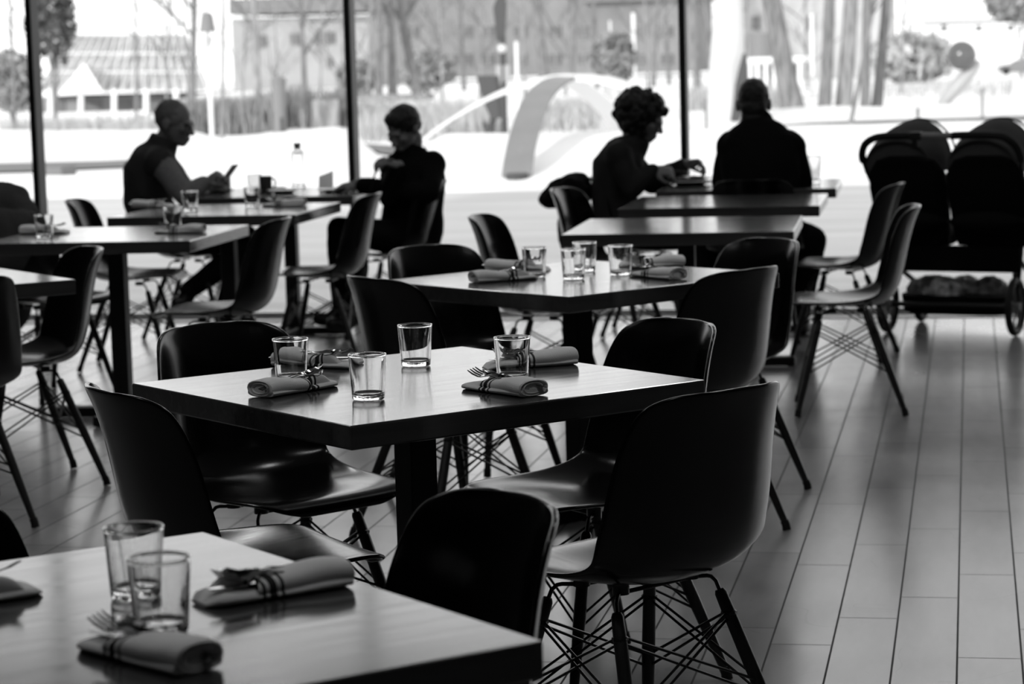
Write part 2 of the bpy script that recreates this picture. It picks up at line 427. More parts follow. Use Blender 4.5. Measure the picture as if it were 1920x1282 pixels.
chair_top('c7', -1.727, 6.836, 46, 'black shell chair on the near left side of the table with bunched tumblers')
chair_top('c10', -1.817, 7.977, -40, 'black shell chair at the far left side of the table with bunched tumblers')
chair_top('c5', -0.603, 6.992, 146, 'black shell chair covering the right corner of the table with bunched tumblers')
chair_top('c11', -0.621, 8.093, 224, 'black shell chair with a streak of light, behind the table with bunched tumblers')
chair_top('c12', -2.982, 8.103, 216, 'black shell chair with light glossy back facing the diagonal table at the left edge')
chair_top('c13', -2.98, 6.94, 135, 'black shell chair cut off by the left edge, in front of the diagonal table')
chair_top('c16', -4.219, 11.050, 8, 'black shell chair left of the table in front of the man in the vest')
chair_top('c17', -2.695, 9.50, 180, 'black shell chair in profile at the table with one tumbler at each end')
chair_top('c18', -2.715, 11.15, 181, 'black shell chair in profile in front of the seated person with short dark hair')
chair_top('c19', -2.640, 12.24, 176, 'black shell chair under the seated person with short dark hair')
chair_top('cm1', -4.33, 12.36, 2, 'black shell chair under the man in the vest')
chair_top('c15', -4.21, 10.18, -28, 'black shell chair at the left edge with a dark coat draped over it')
chair_top('c20', -1.944, 9.495, -3, 'black shell chair at the left end of the bare table nearest the camera')
chair_top('c21', -1.915, 11.31, -10, 'black shell chair with bright rim in front of the bunched coat')
chair_top('cw', -1.90, 12.35, 0, 'black shell chair under the curly haired woman, a coat hung on its back')
chair_top('c22', -1.035, 11.735, 90, 'black shell chair seen from behind under the man in the black jacket')
chair_top('c23', -.300, 11.26, 172, 'black shell chair in profile before the stroller, the farther one of two')
chair_top('c24', -.195, 9.70, 184, 'black shell chair in profile before the stroller, the nearer one of two')

# ------------------------------------------------------------------ tumblers
def wall_steps(a, b):             # extra rings close to both ends keep the wall's shading straight
    return [(a[0]+(b[0]-a[0])*t, a[1]+(b[1]-a[1])*t) for t in (0, .015, .04, .25, .5, .75, .96, .985, 1)]
def tumbler_mesh(h=.092, rt=.0385, rb=.0330, t=.0022, base=.010):
    P_ = [(.0012, 0), (.0016, 0), (rb-.0045, 0), (rb-.004, 0), (rb-.001, .0015)] + wall_steps((rb, .005), (rt-.0002, h-.004))
    P_ += [(rt+.0004, h-.002), (rt+.0002, h-.0006), (rt-.0008, h), (rt-t+.0004, h), (rt-t-.0004, h-.0008), (rt-t-.0006, h-.002)]
    P_ += wall_steps((rt-t-.0002, h-.004), (rb-t-.0006, base+.004)) + [(rb-t-.004, base+.0004), (rb-t-.006, base), (rb-t-.0066, base), (.0016, base+.0006), (.0012, base+.0006)]
    return MB().lathe(P_, 56).mesh('tumbler', M['glass'])
TUM = tumbler_mesh()
def tumbler(px, py, label, cat='glass', group=None, me=None, name='tumbler', z=.751):
    o = bpy.data.objects.new(name, me or TUM); COL.objects.link(o); p = on(px, py, z); o.location = p
    return tag(o, label, cat, group)
for px, py, g, lab in [
 (256, 1118, 'tumblers on the nearest table', 'clear tumbler on the nearest table, the one standing farther back'),
 (303, 1184, 'tumblers on the nearest table', 'clear tumbler on the nearest table, in front of the other beside a napkin roll'),
 (547, 714, 'tumblers on the sharp table', 'clear tumbler on the sharp table, leftmost of four, behind a napkin roll'),
 (691, 748, 'tumblers on the sharp table', 'clear tumbler closest to the front corner of the sharp table'),
 (780, 685, 'tumblers on the sharp table', 'clear tumbler on the sharp table standing alone at the back, no napkin beside it'),
 (962, 712, 'tumblers on the sharp table', 'clear tumbler between the two right hand napkin rolls of the sharp table'),
 (1003, 519, 'tumblers bunched on the middle table', 'clear tumbler beside the two left napkin rolls on the table behind the sharp one'),
 (1076, 523, 'tumblers bunched on the middle table', 'clear tumbler nearest the front corner of the table behind the sharp one'),
 (1097, 508, 'tumblers bunched on the middle table', 'clear tumbler partly hidden behind another on the table behind the sharp one'),
 (1164, 515, 'tumblers bunched on the middle table', 'clear tumbler beside the two right napkin rolls on the table behind the sharp one'),
 (84, 445, 'tumblers on the left tables', 'clear tumbler in front of a napkin roll, straight below the left mullion'),
 (325, 429, 'tumblers on the left tables', 'clear tumbler standing behind a napkin roll near the right end of the left table'),
 (357, 395, 'tumblers on the left tables', 'clear tumbler in front of the sleeve of the man in the vest'),
 (473, 387, 'tumblers on the left tables', 'clear tumbler beside a dark napkin roll, directly below the mug'),
 (478, 360, None, 'clear tumbler next to the dark mug on the window table with the carafe')]:
    tumbler(px, py, lab, group=g)
# tall glass beside the man with his back to us
tumbler(1527, 343, 'tall clear glass at the right elbow of the man in the black jacket', me=tumbler_mesh(.135, .037, .028, .002, .014), name='tall_glass')
# carafe
cp = on(560, 351, .751)
ca = empty('carafe', cp); tag(ca, 'clear glass water carafe with stopper on the window table', 'carafe')
P_ = [(.0015, 0), (.002, 0), (.0335, 0), (.034, 0), (.0362, .003)] + wall_steps((.0365, .006), (.0375, .180)) + [(.0368, .186), (.034, .193), (.028, .199), (.0215, .204), (.0195, .209), (.0192, .222), (.0220, .232), (.0210, .2335), (.0200, .232), (.0172, .222), (.0175, .209), (.0195, .2055), (.0265, .1975), (.032, .1915), (.0345, .185)]
P_ += wall_steps((.0352, .179), (.0343, .014)) + [(.031, .0085), (.029, .008), (.0285, .008), (.002, .0085), (.0015, .0085)]
MB().lathe(P_, 48).build('bottle', M['glass'], ca)
MB().lathe([(.0015, .207), (.0155, .207), (.0165, .222), (.0185, .234), (.0195, .238), (.0015, .238)], 24).build('stopper', M['midgrey'], ca)

# ------------------------------------------------------------------ napkin rolls and cutlery
def napkin_mat():
    m = mat('grey_linen_striped', .13, .92, .08, bump=.15, scale=(400, 400, 400)); n = m.node_tree; b = n.nodes['Principled BSDF']
    t = n.nodes.new('ShaderNodeTexCoord'); s = n.nodes.new('ShaderNodeSeparateXYZ'); n.links.new(t.outputs['Object'], s.inputs[0])
    r = n.nodes.new('ShaderNodeValToRGB'); mr = n.nodes.new('ShaderNodeMapRange')
    mr.inputs['From Min'].default_value = -.11; mr.inputs['From Max'].default_value = .11
    n.links.new(s.outputs[0], mr.inputs[0]); n.links.new(mr.outputs[0], r.inputs[0]); r.color_ramp.interpolation = 'CONSTANT'
    e = r.color_ramp.elements; e[0].color = (.75, .75, .75, 1); e[1].position = .36; e[1].color = (.03, .03, .03, 1)
    for p, v in ((.385, .75), (.41, .03), (.46, .75), (.485, .06), (.51, .75)):
        q = e.new(p); q.color = (v, v, v, 1)
    n.links.new(r.outputs[0], b.inputs['Base Color']); return m
M['napkin'] = napkin_mat()
def napkin_mesh(seed):
    rnd = random.Random(seed); mb = MB(); n = 20
    def sec(x, hw, z0, z1, yo=0, sq=2.6):
        r = []
        for k in range(n):
            a = 2*PI*k/n; c, s_ = math.cos(a), math.sin(a)
            r.append(Vector((x, yo+hw*math.copysign(abs(c)**(2/sq), c), (z0+z1)/2+(z1-z0)/2*math.copysign(abs(s_)**(2/sq), s_))))
        return r
    # lower folded layer, running the whole length; head end at -x
    R = []
    for i in range(17):
        t = i/16; x = -.102+.204*t
        e = min(1, (t/.10))**.5 if t < .10 else 1
        hw = (.020+.017*e) * (1+.05*math.sin(5*t+seed)); R.append(sec(x, hw, 0.0005, .004+.011*e+.002*math.sin(7*t+seed), .002*math.sin(4*t+seed)))
    mb.loft(R)
    # the rolled pocket over the handles, mouth cut on the slant
    R = []
    for i in range(15):
        t = i/14; x0 = -.020+.124*t
        hw = .036+.003*math.sin(4*t+seed*2); z1 = .026+.010*math.sin(min(1, t*1.5)*PI*.5)+.0015*math.sin(9*t+seed)
        ring = sec(x0, hw, .001, z1, .003*math.sin(3*t+seed), 2.3)
        for p in ring: p.x += (.42*p.y if t < .5 else 0)*(1-2*min(t, .5)) + rnd.uniform(-.0004, .0004)
        R.append(ring)
    # spiral end: stepped rings going in
    last = R[-1]; cx = sum((p for p in last), Vector())/n
    for f, dx in ((.9, .002), (.82, -.003), (.70, -.003), (.62, .001), (.5, -.004), (.3, -.004)):
        R.append([cx+(p-cx)*f+Vector((dx, 0, 0)) for p in last])
    mb.loft(R)
    # a soft lobe of cloth pushed up behind the cutlery
    R = []
    for i in range(11):
        t = i/10; x = -.075+.075*t; h = .022*math.sin(PI*t)**.7
        R.append(sec(x, .0075, .006, .012+h, .026-.006*t, 2.0))
    mb.loft(R)
    return mb.mesh('napkin_roll', M['napkin'])
NAP = [napkin_mesh(k) for k in range(3)]
def fork_mesh():
    mb = MB(); th = .0009
    L = [(-.105, 0), (-.09, .001), (-.068, -.001), (-.05, .0035), (-.02, .006), (.05, .003), (.075, .003)]
    wd = [None, None, .0115, .009, .0035, .0042, .0070]
    def strip(ps):
        R = []
        for x, z, y0, y1 in ps: R.append([Vector((x, y0, z-th)), Vector((x, y1, z-th)), Vector((x, y1, z+th)), Vector((x, y0, z+th))])
        mb.loft(R)
    strip([(-.070, -.001, -.0115, .0115), (-.060, .001, -.0115, .0115), (-.048, .004, -.008, .008), (-.040, .0055, -.0035, .0035), (-.02, .006, -.003, .003), (.04, .003, -.004, .004), (.07, .003, -.0075, .0075), (.082, .003, -.006, .006)])
    for k in range(4):
        y = -.0099+.0066*k
        strip([(-.070, -.001, y-.0017, y+.0017), (-.090, 0, y-.0016, y+.0016), (-.106, .004, y-.0007, y+.0007)])
    return mb.mesh('fork', M['steel'])
def spoon_mesh():
    mb = MB(); R = []
    for t, hw, dz in [(-.100, .003, .003), (-.096, .0105, .0012), (-.085, .0175, -.003), (-.070, .0185, -.004), (-.055, .013, -.001), (-.045, .006, .003), (-.03, .0035, .006), (.03, .004, .004), (.07, .0075, .003), (.085, .006, .003)]:
        top = []; bot = []
        for j in range(7):
            q = -1+2*j/6; z = dz+ (abs(q)**2)*(.006 if hw > .009 else .0003)
            top.append(Vector((t, q*hw, z+.0008))); bot.append(Vector((t, q*hw, z-.0008)))
        R.append(top+bot[::-1])
    mb.loft(R); return mb.mesh('spoon', M['steel'])
def knife_mesh():
    R = []
    for x, y0, y1, th in [(-.115, -.002, .001, .0005), (-.105, -.007, .004, .0006), (-.08, -.0095, .006, .0008), (-.04, -.009, .006, .0010), (-.02, -.005, .005, .002), (.03, -.005, .005, .0028), (.085, -.006, .006, .003), (.095, -.004, .004, .002)]:
        R.append([Vector((x, y0, -th)), Vector((x, y1, -th)), Vector((x, y1, th)), Vector((x, y0, th))])
    return MB().loft(R).mesh('knife', M['steel'])
FORK, SPOON, KNIFE = fork_mesh(), spoon_mesh(), knife_mesh()
def put(me, name, label, cat, loc, rot, group):
    o = bpy.data.objects.new(name, me); COL.objects.link(o); o.location = loc; o.rotation_euler = rot; tag(o, label, cat, group); return o
naps = [  # head end px, tail end px, which, cutlery, words
 ((152, 1203), (400, 1268), 0, 'fks', 'front napkin roll of the nearest table'),
 ((365, 1138), (645, 1092), 1, 'fks', 'napkin roll right of the tumblers on the nearest table'),
 ((44, 1113), (-190, 1150), 2, 'f', 'napkin roll cut off by the left edge'),
 ((653, 716), (452, 752), 1, 'fs', 'napkin roll at the left front edge of the sharp table'),
 ((672, 690), (524, 684), 2, 'fks', 'napkin roll behind the leftmost tumbler of the sharp table'),
 ((892, 694), (1090, 680), 0, 'fks', 'napkin roll farther back at the right of the sharp table'),
 ((862, 724), (1022, 746), 2, 'fs', 'front right napkin roll of the sharp table'),
 ((1015, 521), (875, 531), 1, 's', 'front left napkin roll by the bunched tumblers'),
 ((1030, 508), (917, 507), 0, 'fs', 'rear left napkin roll by the bunched tumblers'),
 ((1160, 503), (1278, 498), 2, 's', 'rear right napkin roll by the bunched tumblers'),
 ((1175, 515), (1290, 526), 0, 'fs', 'front right napkin roll by the bunched tumblers'),
 ((138, 437), (34, 438), 1, 'f', 'napkin roll behind the tumbler below the left mullion'),
 ((284, 437), (389, 436), 2, 'fs', 'napkin roll in front of the tumbler on the left table'),
 ((332, 388), (246, 389), 0, 's', 'napkin roll in front of the vest of the seated man'),
 ((488, 387), (577, 386), 1, 'fs', 'dark napkin roll below the mug and carafe'),
]
for hd, tl, k, cut, words in naps:
    a = on(hd[0], hd[1], .75); c = on(tl[0], tl[1], .75); d = (c-a); d.z = 0; d.normalize(); ang = math.atan2(d.y, d.x)
    mid = (a+c)/2; base = Vector((mid.x, mid.y, .7502)); px = Vector((-d.y, d.x, 0))
    put(NAP[k], 'napkin_roll', 'grey linen '+words, 'napkin', base, (0, 0, ang), 'grey napkin rolls with cutlery')
    if 'k' in cut: put(KNIFE, 'knife', 'steel knife tucked in the '+words, 'knife', base+px*.002+Vector((0, 0, .0185))+d*.020, (0, .03, ang+.10), 'knives in napkin rolls')
    if 'f' in cut: put(FORK, 'fork', 'steel fork tucked in the '+words, 'fork', base-px*.013+Vector((0, 0, .0230))+d*.020, (.25, .14, ang-.05), 'forks in napkin rolls')
    if 's' in cut: put(SPOON, 'spoon', 'steel spoon tucked in the '+words, 'spoon', base+px*.012+Vector((0, 0, .0245))+d*.034, (-.2, .10, ang+.02), 'spoons in napkin rolls')

# ------------------------------------------------------------------ people
def frame(fwd, up=(0, 0, 1)):
    f = Vector(fwd).normalized(); u = Vector(up); u = (u-f*u.dot(f)).normalized(); r = f.cross(u); return Matrix((r, f, u)).transposed()   # columns: right, forward, up
def hand_to(mb, wrist, d, back, side, curl=.6, s=1.0, spread=.12):
    # d: towards the fingers; back: out of the back of the hand; side: +1 thumb towards d x back
    d = Vector(d).normalized(); bk = Vector(back); bk = (bk-d*bk.dot(d)).normalized(); la = d.cross(bk)*side
    w0 = Vector(wrist); P = lambda x, y, z: w0+(d*x+la*y+bk*z)*s
    Mx = Matrix((la, d, bk)).transposed()
    mb.ell(P(.045, 0, 0), (.040*s, .050*s, .017*s), Mx, 12, 8)
    for k, (y, ln, r) in enumerate([(.030, .070, .0085), (.010, .078, .0090), (-.011, .072, .0085), (-.030, .056, .0078)]):
        b0 = P(.078, y, .002); seg = [ln*.44*s, ln*.32*s, ln*.27*s]; ang = .15+curl*.25; p = b0; pts = [P(.055, y*.9, .002), b0]
        for q in seg:
            ang += curl*(.55+.10*k*.5)
            dr = d*math.cos(ang)-bk*math.sin(ang)+la*(spread*(1.5-k)*.12)
            p = p+dr*q; pts.append(p)
        mb.caps(pts, [r*s*1.05, r*s*1.05, r*s, r*s*.92, r*s*.82], 8)
    tb = [P(.018, .028, -.004), P(.040, .050, -.014), P(.062, .055, -.026), P(.082, .048, -.036)]
    mb.caps(tb, [.013*s, .011*s, .0095*s, .008*s], 8)
def head_to(mb, c, F, s=1.0, ears=True):
    E_ = lambda p, r: mb.ell(Vector(c)+F @ (Vector(p)*s), tuple(q*s for q in r), F, 18, 12)
    E_((0, -.012, .032), (.076, .098, .092)); E_((0, .022, -.022), (.064, .076, .088)); E_((0, .062, -.082), (.034, .030, .028)); E_((0, .03, -.07), (.052, .055, .042))
    E_((0, .086, .022), (.046, .014, .014)); E_((0, .092, -.060), (.024, .010, .007)); E_((0, .091, -.072), (.022, .010, .007))
    nb = [Vector(c)+F @ (Vector(p)*s) for p in ((0, .090, .016), (0, .102, -.008), (0, .114, -.030))]
    mb.caps(nb, [.008*s, .0105*s, .0125*s], 10)
    for sx in (-1, 1):
        E_((sx*.012, .100, -.033), (.009, .010, .008)); E_((sx*.036, .070, -.016), (.026, .02, .022))
        if ears:
            E_((sx*.079, -.010, -.002), (.010, .021, .030)); E_((sx*.077, -.004, -.022), (.009, .014, .014))
def person(label, J, hair=None, outfit='cloth', sleeve='cloth', hs=1.0, bulk=1.0, sleeve_to='wrist', vest=None, glasses=False, hands=None, hairmat='hair', curly=False, legs=True, collar=.5):
    root = empty('person', (J['pelvis'][0], J['pelvis'][1], 0)); tag(root, label, 'person')
    off = Vector(root.location)
    T = {k: Vector(v)-off if not isinstance(v, tuple) or len(v) == 3 else v for k, v in J.items()}
    lat = (T['shL']-T['shR']).normalized(); F = frame(J['face'], J.get('headup', (0, 0, 1)))
    hc = T['head']
    def torso(mb, g, top=True):
        up = (T['neck']-T['chest']).normalized()
        pts = [T['pelvis']-Vector((0, 0, .09)), T['pelvis'], T['waist'], T['chest'], T['chest'].lerp(T['neck'], .55), T['chest'].lerp(T['neck'], .85), T['neck']]
        A = [.15, .18, .162, .178, .165, .11, .062]; B = [.11, .135, .118, .130, .108, .080, .062]
        mb.tube(pts, [(a*bulk+g) for a in A], 22, lat, [(q*bulk+g) for q in B])
        for p in ('shL', 'shR'): mb.ell(T[p], (.068*bulk+g,)*3, None, 14, 10)
        for p in ('shL', 'shR'): mb.caps([T[p], T['chest'].lerp(T['neck'], .5)], [.062*bulk+g, .085*bulk+g], 14)
    def arm(mb, sd, g, full=True):
        a, e, w_ = T['sh'+sd], T['el'+sd], T['wr'+sd]
        mb.caps([a, a.lerp(e, .45), e], [.056*bulk+g, .051*bulk+g, .041+g], 14)
        w2 = w_ if full else e.lerp(w_, .9)
        mb.caps([e, e.lerp(w2, .35), w2], [.041+g, .041+g, (.027 if full else .030)+g], 14)
    def leg(mb, sd, g):
        h, k, a = T['hip'+sd], T['kn'+sd], T['an'+sd]
        mb.caps([h, h.lerp(k, .5), k], [.088*bulk+g, .075*bulk+g, .056+g], 14); mb.caps([k, k.lerp(a, .35), a], [.056+g, .054+g, .037+g], 14)
    body = MB(); torso(body, -.006)
    body.caps([T['chest'].lerp(T['neck'], .8), T['neck'], hc+F @ Vector((0, -.03, -.075))], [.06, .056, .054], 14)
    head_to(body, hc, F, hs)
    for sd in 'LR':
        arm(body, sd, 0)
        if legs: leg(body, sd, -.004)
    for sd, (d, bk, side, curl) in (hands or {}).items(): hand_to(body, T['wr'+sd], d, bk, side, curl)
    if legs:
        for sd in 'LR':
            a = T['an'+sd]; t = T['to'+sd]; body.caps([a, a.lerp(t, .5)+Vector((0, 0, -.03)), t], [.036, .036, .028], 10)
    remeshed(body, 'body', M['skin'], root, .0058, 2)
    j = MB(); torso(j, .010)
    if vest is None:
        for sd in 'LR': arm(j, sd, .013, False)
    nk = T['neck']; j.tube([T['chest'].lerp(nk, .8), nk, nk.lerp(hc+F @ Vector((0, -.035, -.075)), collar)], [.095, .086, .077], 16)
    remeshed(j, 'jacket' if vest is None else 'vest', M[outfit], root, .011, 3, .006, .07)
    if vest is not None:
        sl = MB()
        for sd in 'LR': arm(sl, sd, .014, False)
        remeshed(sl, 'sleeves', M[sleeve], root, .011, 3, .005, .06)
    if legs:
        t = MB()
        for sd in 'LR': leg(t, sd, .012)
        t.tube([T['pelvis']-Vector((0, 0, .10)), T['pelvis']+Vector((0, 0, .05))], [.165*bulk, .185*bulk], 18, lat, [.13*bulk, .142*bulk])
        remeshed(t, 'trousers', M['trouser'], root, .012, 3, .004, .06)
        for sd in 'LR':
            a = T['an'+sd]; q = T['to'+sd]; s_ = MB(); dn = Vector((0, 0, -.028))
            s_.caps([a+dn*.6, a.lerp(q, .5)+Vector((0, 0, -.038)), q+Vector((0, 0, -.004))], [.046, .044, .036], 12)
            remeshed(s_, 'shoe', M['shoe'], root, .009, 2)
    if hair:
        h = MB()
        for c, r in hair: h.ell(hc+F @ (Vector(c)*hs), tuple(q*hs for q in r), F, 18, 12)
        if curly:
            rnd = random.Random(4)
            for _ in range(330):
                a = rnd.uniform(0, 2*PI); zz = rnd.uniform(-.75, 1); q = math.sqrt(max(0, 1-zz*zz)); p = Vector((q*math.cos(a), q*math.sin(a), zz))
                if p.y > .62 and p.z < .35: continue
                rr = rnd.uniform(.011, .024); q2 = rnd.uniform(.96, 1.12); pp = Vector((p.x*.103*q2, -.026+p.y*.120*q2, .022+p.z*.110*q2))
                h.ell(hc+F @ (pp*hs), (rr, rr, rr), None, 7, 5)
        remeshed(h, 'hair', M[hairmat], root, .006, 1 if curly else 2, .004 if not curly else .002, .02)
    for sx in (-1, 1):
        MB().ell(hc+F @ (Vector((sx*.030, .079, .004))*hs), (.011, .011, .011), None, 10, 7).build('eye', M['eye'], root)
    if glasses:
        g = MB()
        for sx in (-1, 1):
            g.tube([hc+F @ (Vector((sx*.032+.023*math.cos(a), .100-.008*abs(math.cos(a)) if math.cos(a)*sx > 0 else .100, .000+.017*math.sin(a)))*hs) for a in [2*PI*k/16 for k in range(16)]], .0018, 6, closed=True)
            g.tube([hc+F @ (Vector(p)*hs) for p in ((sx*.056, .094, .006), (sx*.072, .05, .008), (sx*.080, -.002, .006), (sx*.079, -.02, -.010))], .0018, 6)
        g.tube([hc+F @ (Vector(p)*hs) for p in ((-.010, .104, .006), (0, .107, .009), (.010, .104, .006))], .0018, 6)
        g.build('eyeglasses', M['blackplastic'], root)
    return root

Y1 = 12.35
def a1(px, py, dy=0): return at(px, py, Y1+dy)
J1 = dict(pelvis=a1(296, 420), waist=a1(277, 378), chest=a1(279, 322), neck=a1(303, 276, 0), head=a1(326, 232), face=(1, -.12, -.22),
 shR=a1(300, 304, -.17), elR=a1(345, 366, -.20), wrR=a1(385, 342, -.10), shL=a1(305, 300, .17), elL=a1(352, 362, .20), wrL=a1(392, 350, .08),
 hipR=a1(310, 436, -.10), knR=a1(470, 462, -.13), anR=a1(352, 545, -.08), toR=a1(332, 566, -.12),
 hipL=a1(310, 436, .10), knL=a1(462, 445, .09), anL=a1(418, 585, .06), toL=a1(470, 602, .05))
person('person with cropped grey hair and glasses in a dark vest, looking at a phone', J1, hair=[((0, -.020, .036), (.080, .094, .092))],
 outfit='vest', sleeve='knit', vest=True, collar=.95, glasses=True, hairmat='greyhair',
 hands={'R': ((.8, .1, .5), (-.2, -.5, .8), 1, 1.05), 'L': ((.8, -.1, .3), (.1, .7, .5), -1, 1.0)})
ph = at(427, 329, Y1-.03)
pho = MB().box((0, 0, 0), (.072, .009, .148)).build('phone', M['phone'], None, False, .003, ph); pho.rotation_euler = Vector((.62, -.1, .75)).to_track_quat('Z', 'Y').to_euler()
tag(pho, 'dark mobile phone held tilted by the man in the vest', 'phone')

Y2 = 12.30
def a2(px, py, dy=0): return at(px, py, Y2+dy)
J2 = dict(pelvis=a2(770, 432), waist=a2(776, 385), chest=a2(774, 332, -.03), neck=a2(770, 288, -.03), head=a2(757, 243, -.07), face=(-.45, -.80, -.52),
 shR=a2(746, 312, -.02), elR=a2(705, 372, -.14), wrR=a2(724, 318, -.20), shL=a2(812, 308, -.05), elL=a2(808, 360, -.14), wrL=a2(742, 356, -.24),
 hipR=a2(745, 446, .02), knR=a2(636, 430, -.02), anR=a2(640, 575, .05), toR=a2(598, 596, .0),
 hipL=a2(770, 448, -.10), knL=a2(668, 432, -.16), anL=a2(668, 585, -.1), toL=a2(622, 606, -.14))
J2['wrR'] = a2(748, 310, -.24); J2['wrL'] = a2(668, 346, -.12); J2['elL'] = a2(806, 362, -.22); J2['elR'] = a2(729, 370, -.18)
person('person with short dark hair and bowed head, seated at the table with the carafe', J2,
 hair=[((0, -.022, .040), (.088, .104, .094)), ((.0, .020, .085), (.072, .066, .040)), ((0, -.06, .0), (.072, .055, .06))], outfit='cloth', hs=.94,
 bulk=.92, hands={'R': ((-.6, -.4, .25), (-.1, -.5, .9), 1, .8), 'L': ((-1, -.05, -.1), (0, -.2, 1), -1, .35)})
cb = [a2(736, 300, -.29), a2(718, 302, -.29), a2(706, 316, -.28), a2(700, 336, -.27), a2(697, 350, -.26), a2(694, 358, -.25)]
tag(MB().tube(cb, .005, 8).build('cord', M['cable']), 'thin black cord looped from the hand of the person with short dark hair', 'cord')

Y3 = 12.30
def a3(px, py, dy=0): return at(px, py, Y3+dy)
J3 = dict(pelvis=a3(1165, 420), waist=a3(1152, 372), chest=a3(1158, 312), neck=a3(1188, 264), head=a3(1206, 222), face=(1, -.15, -.42),
 shR=a3(1160, 292, -.17), elR=a3(1178, 362, -.20), wrR=a3(1232, 322, -.15), shL=a3(1170, 288, .16), elL=a3(1222, 345, .22), wrL=a3(1284, 308, .14),
 hipR=a3(1180, 436, -.10), knR=a3(1318, 436, -.10), anR=a3(1330, 585, -.08), toR=a3(1372, 602, -.08),
 hipL=a3(1180, 436, .10), knL=a3(1322, 436, .12), anL=a3(1292, 585, .12), toL=a3(1335, 602, .12))
J3['elR'] = a3(1186, 352, -.20); J3['wrR'] = a3(1226, 318, -.14)
person('person with curly hair and glasses in a dark jacket, cutting food on a plate', J3, hair=[((0, -.022, .028), (.098, .112, .104)), ((0, -.05, -.04), (.085, .075, .07))], curly=True,
 outfit='cloth2', glasses=True, bulk=.92, hs=.98, hands={'R': ((.9, .1, -.12), (.1, -.6, .8), 1, .85), 'L': ((.95, -.1, .12), (.1, .4, .9), -1, 1.0)})
k1 = put(KNIFE, 'knife', 'steel knife held over the plate by the curly haired woman', 'knife', at(1275, 320, Y3-.10), (0, .22, PI), None)
k1.location = at(1284, 322, Y3-.10); k1.rotation_euler = (0, -.12, PI+.1)
f1 = put(FORK, 'fork', 'steel fork in the far hand of the curly haired woman', 'fork', at(1308, 320, Y3+.13), (0, -1.0, 0), None)
f1.rotation_euler = (0, -.95, .0)

Y4 = 12.02
def a4(px, py, dy=0): return at(px, py, Y4+dy)
J4 = dict(pelvis=a4(1428, 424, -.04), waist=a4(1428, 378, -.06), chest=a4(1426, 312, -.02), neck=a4(1416, 224, .02), head=a4(1413, 196, .05), face=(-.05, 1, -.18),
 shL=a4(1372, 276, .03), elL=a4(1354, 342, .06), wrL=a4(1372, 338, .32), shR=a4(1480, 274, .03), elR=a4(1506, 342, .04), wrR=a4(1470, 340, .32),
 hipL=a4(1395, 440, .05), knL=a4(1345, 455, .48), anL=a4(1350, 585, .45), toL=a4(1345, 600, .58),
 hipR=a4(1462, 440, .05), knR=a4(1525, 448, .20), anR=a4(1500, 590, .10), toR=a4(1508, 606, .26))
person('person with cropped hair in a black jacket, seated with his back to the camera', J4, hair=[((0, -.016, .036), (.0775, .0985, .0930)), ((0, -.055, -.02), (.066, .05, .06)), ((0, -.045, -.07), (.060, .045, .05))], outfit='cloth', collar=.7, bulk=1.06, hairmat='hair',
 hands={'R': ((-.4, .8, -.1), (.1, 0, 1), 1, .5), 'L': ((.4, .8, -.1), (-.1, 0, 1), -1, .5)})

# coats
ct = MB()
for (px, py, dy, r) in [(1078, 345, 0, (.075, .17, .06)), (1052, 362, -.02, (.085, .17, .075)), (1035, 372, -.03, (.06, .15, .05)), (1075, 385, 0, (.07, .19, .10)), (1068, 430, 0, (.055, .18, .13)), (1072, 490, .02, (.04, .16, .10)), (1096, 360, 0, (.05, .15, .05))]:
    ct.ell(at(px, py, 12.33+dy), r, None, 16, 10)
tag(remeshed(ct, 'coat', M['cloth'], None, .012, 3, .014, .06), 'black coat bunched over the chair back behind the curly haired woman', 'coat')
ct = MB(); hd = math.radians(-28); fw = Vector((math.cos(hd), math.sin(hd), 0)); sd = Vector((-fw.y, fw.x, 0)); c0 = Vector((-4.21, 10.18, 0))
Fm = Matrix((sd, fw, Vector((0, 0, 1)))).transposed()
for (f, s_, z, r) in [(-.04, 0, .845, (.225, .055, .10)), (-.06, 0, .66, (.27, .055, .22)), (-.10, .02, .42, (.25, .045, .22)), (.05, .0, .66, (.23, .04, .16)), (-.01, .14, .78, (.10, .05, .09))]:
    ct.ell(c0+fw*f+sd*s_+Vector((0, 0, z)), r, Fm, 18, 12)
tag(remeshed(ct, 'coat', M['canvas'], None, .012, 4, .012, .08), 'dark coat draped over the chair back at the left edge of the photo', 'coat')

# things on the window tables
def plate(px, py, r, label, z=.7505, m='china', name='plate'):
    o = MB().lathe([(.002, 0), (r*.55, 0), (r*.62, .004), (r, .016), (r, .019), (r*.6, .008), (.002, .006)], 36).build(name, M[m]); o.location = on(px, py, z); return tag(o, label, 'plate')
plate(1294, 346, .125, 'wide dark plate lying under the white plate of the curly haired woman', m='darkmug')
o = plate(1294, 346, .115, 'white plate of food in front of the curly haired woman'); o.location.z += .020
fd = MB(); 
for k in range(6): fd.ell((.05*math.cos(k*1.3), .04*math.sin(k*1.9), .014), (.024, .02, .011), None, 9, 6)
fo = remeshed(fd, 'food', M['darkmug'], None, .005, 1); fo.location = o.location; tag(fo, 'heap of food on the white plate of the curly haired woman', 'food', None, 'stuff')
plate(632, 360, .10, 'white plate under the outstretched forearm on the window table')
plate(532, 362, .085, 'small white plate in front of the carafe')
plate(392, 361, .10, 'white plate below the phone of the man in the vest')
mg = empty('mug', on(499, 359, .7505)); tag(mg, 'dark stoneware mug beside the tumbler on the window table', 'mug')
MB().lathe([(.002, 0), (.030, 0), (.032, .003), (.033, .082), (.030, .082), (.029, .008), (.002, .007)], 28).build('cup', M['darkmug'], mg)
MB().tube([(.031, 0, .068), (.048, 0, .066), (.054, 0, .045), (.046, 0, .022), (.031, 0, .018)], .005, 8).build('handle', M['darkmug'], mg)
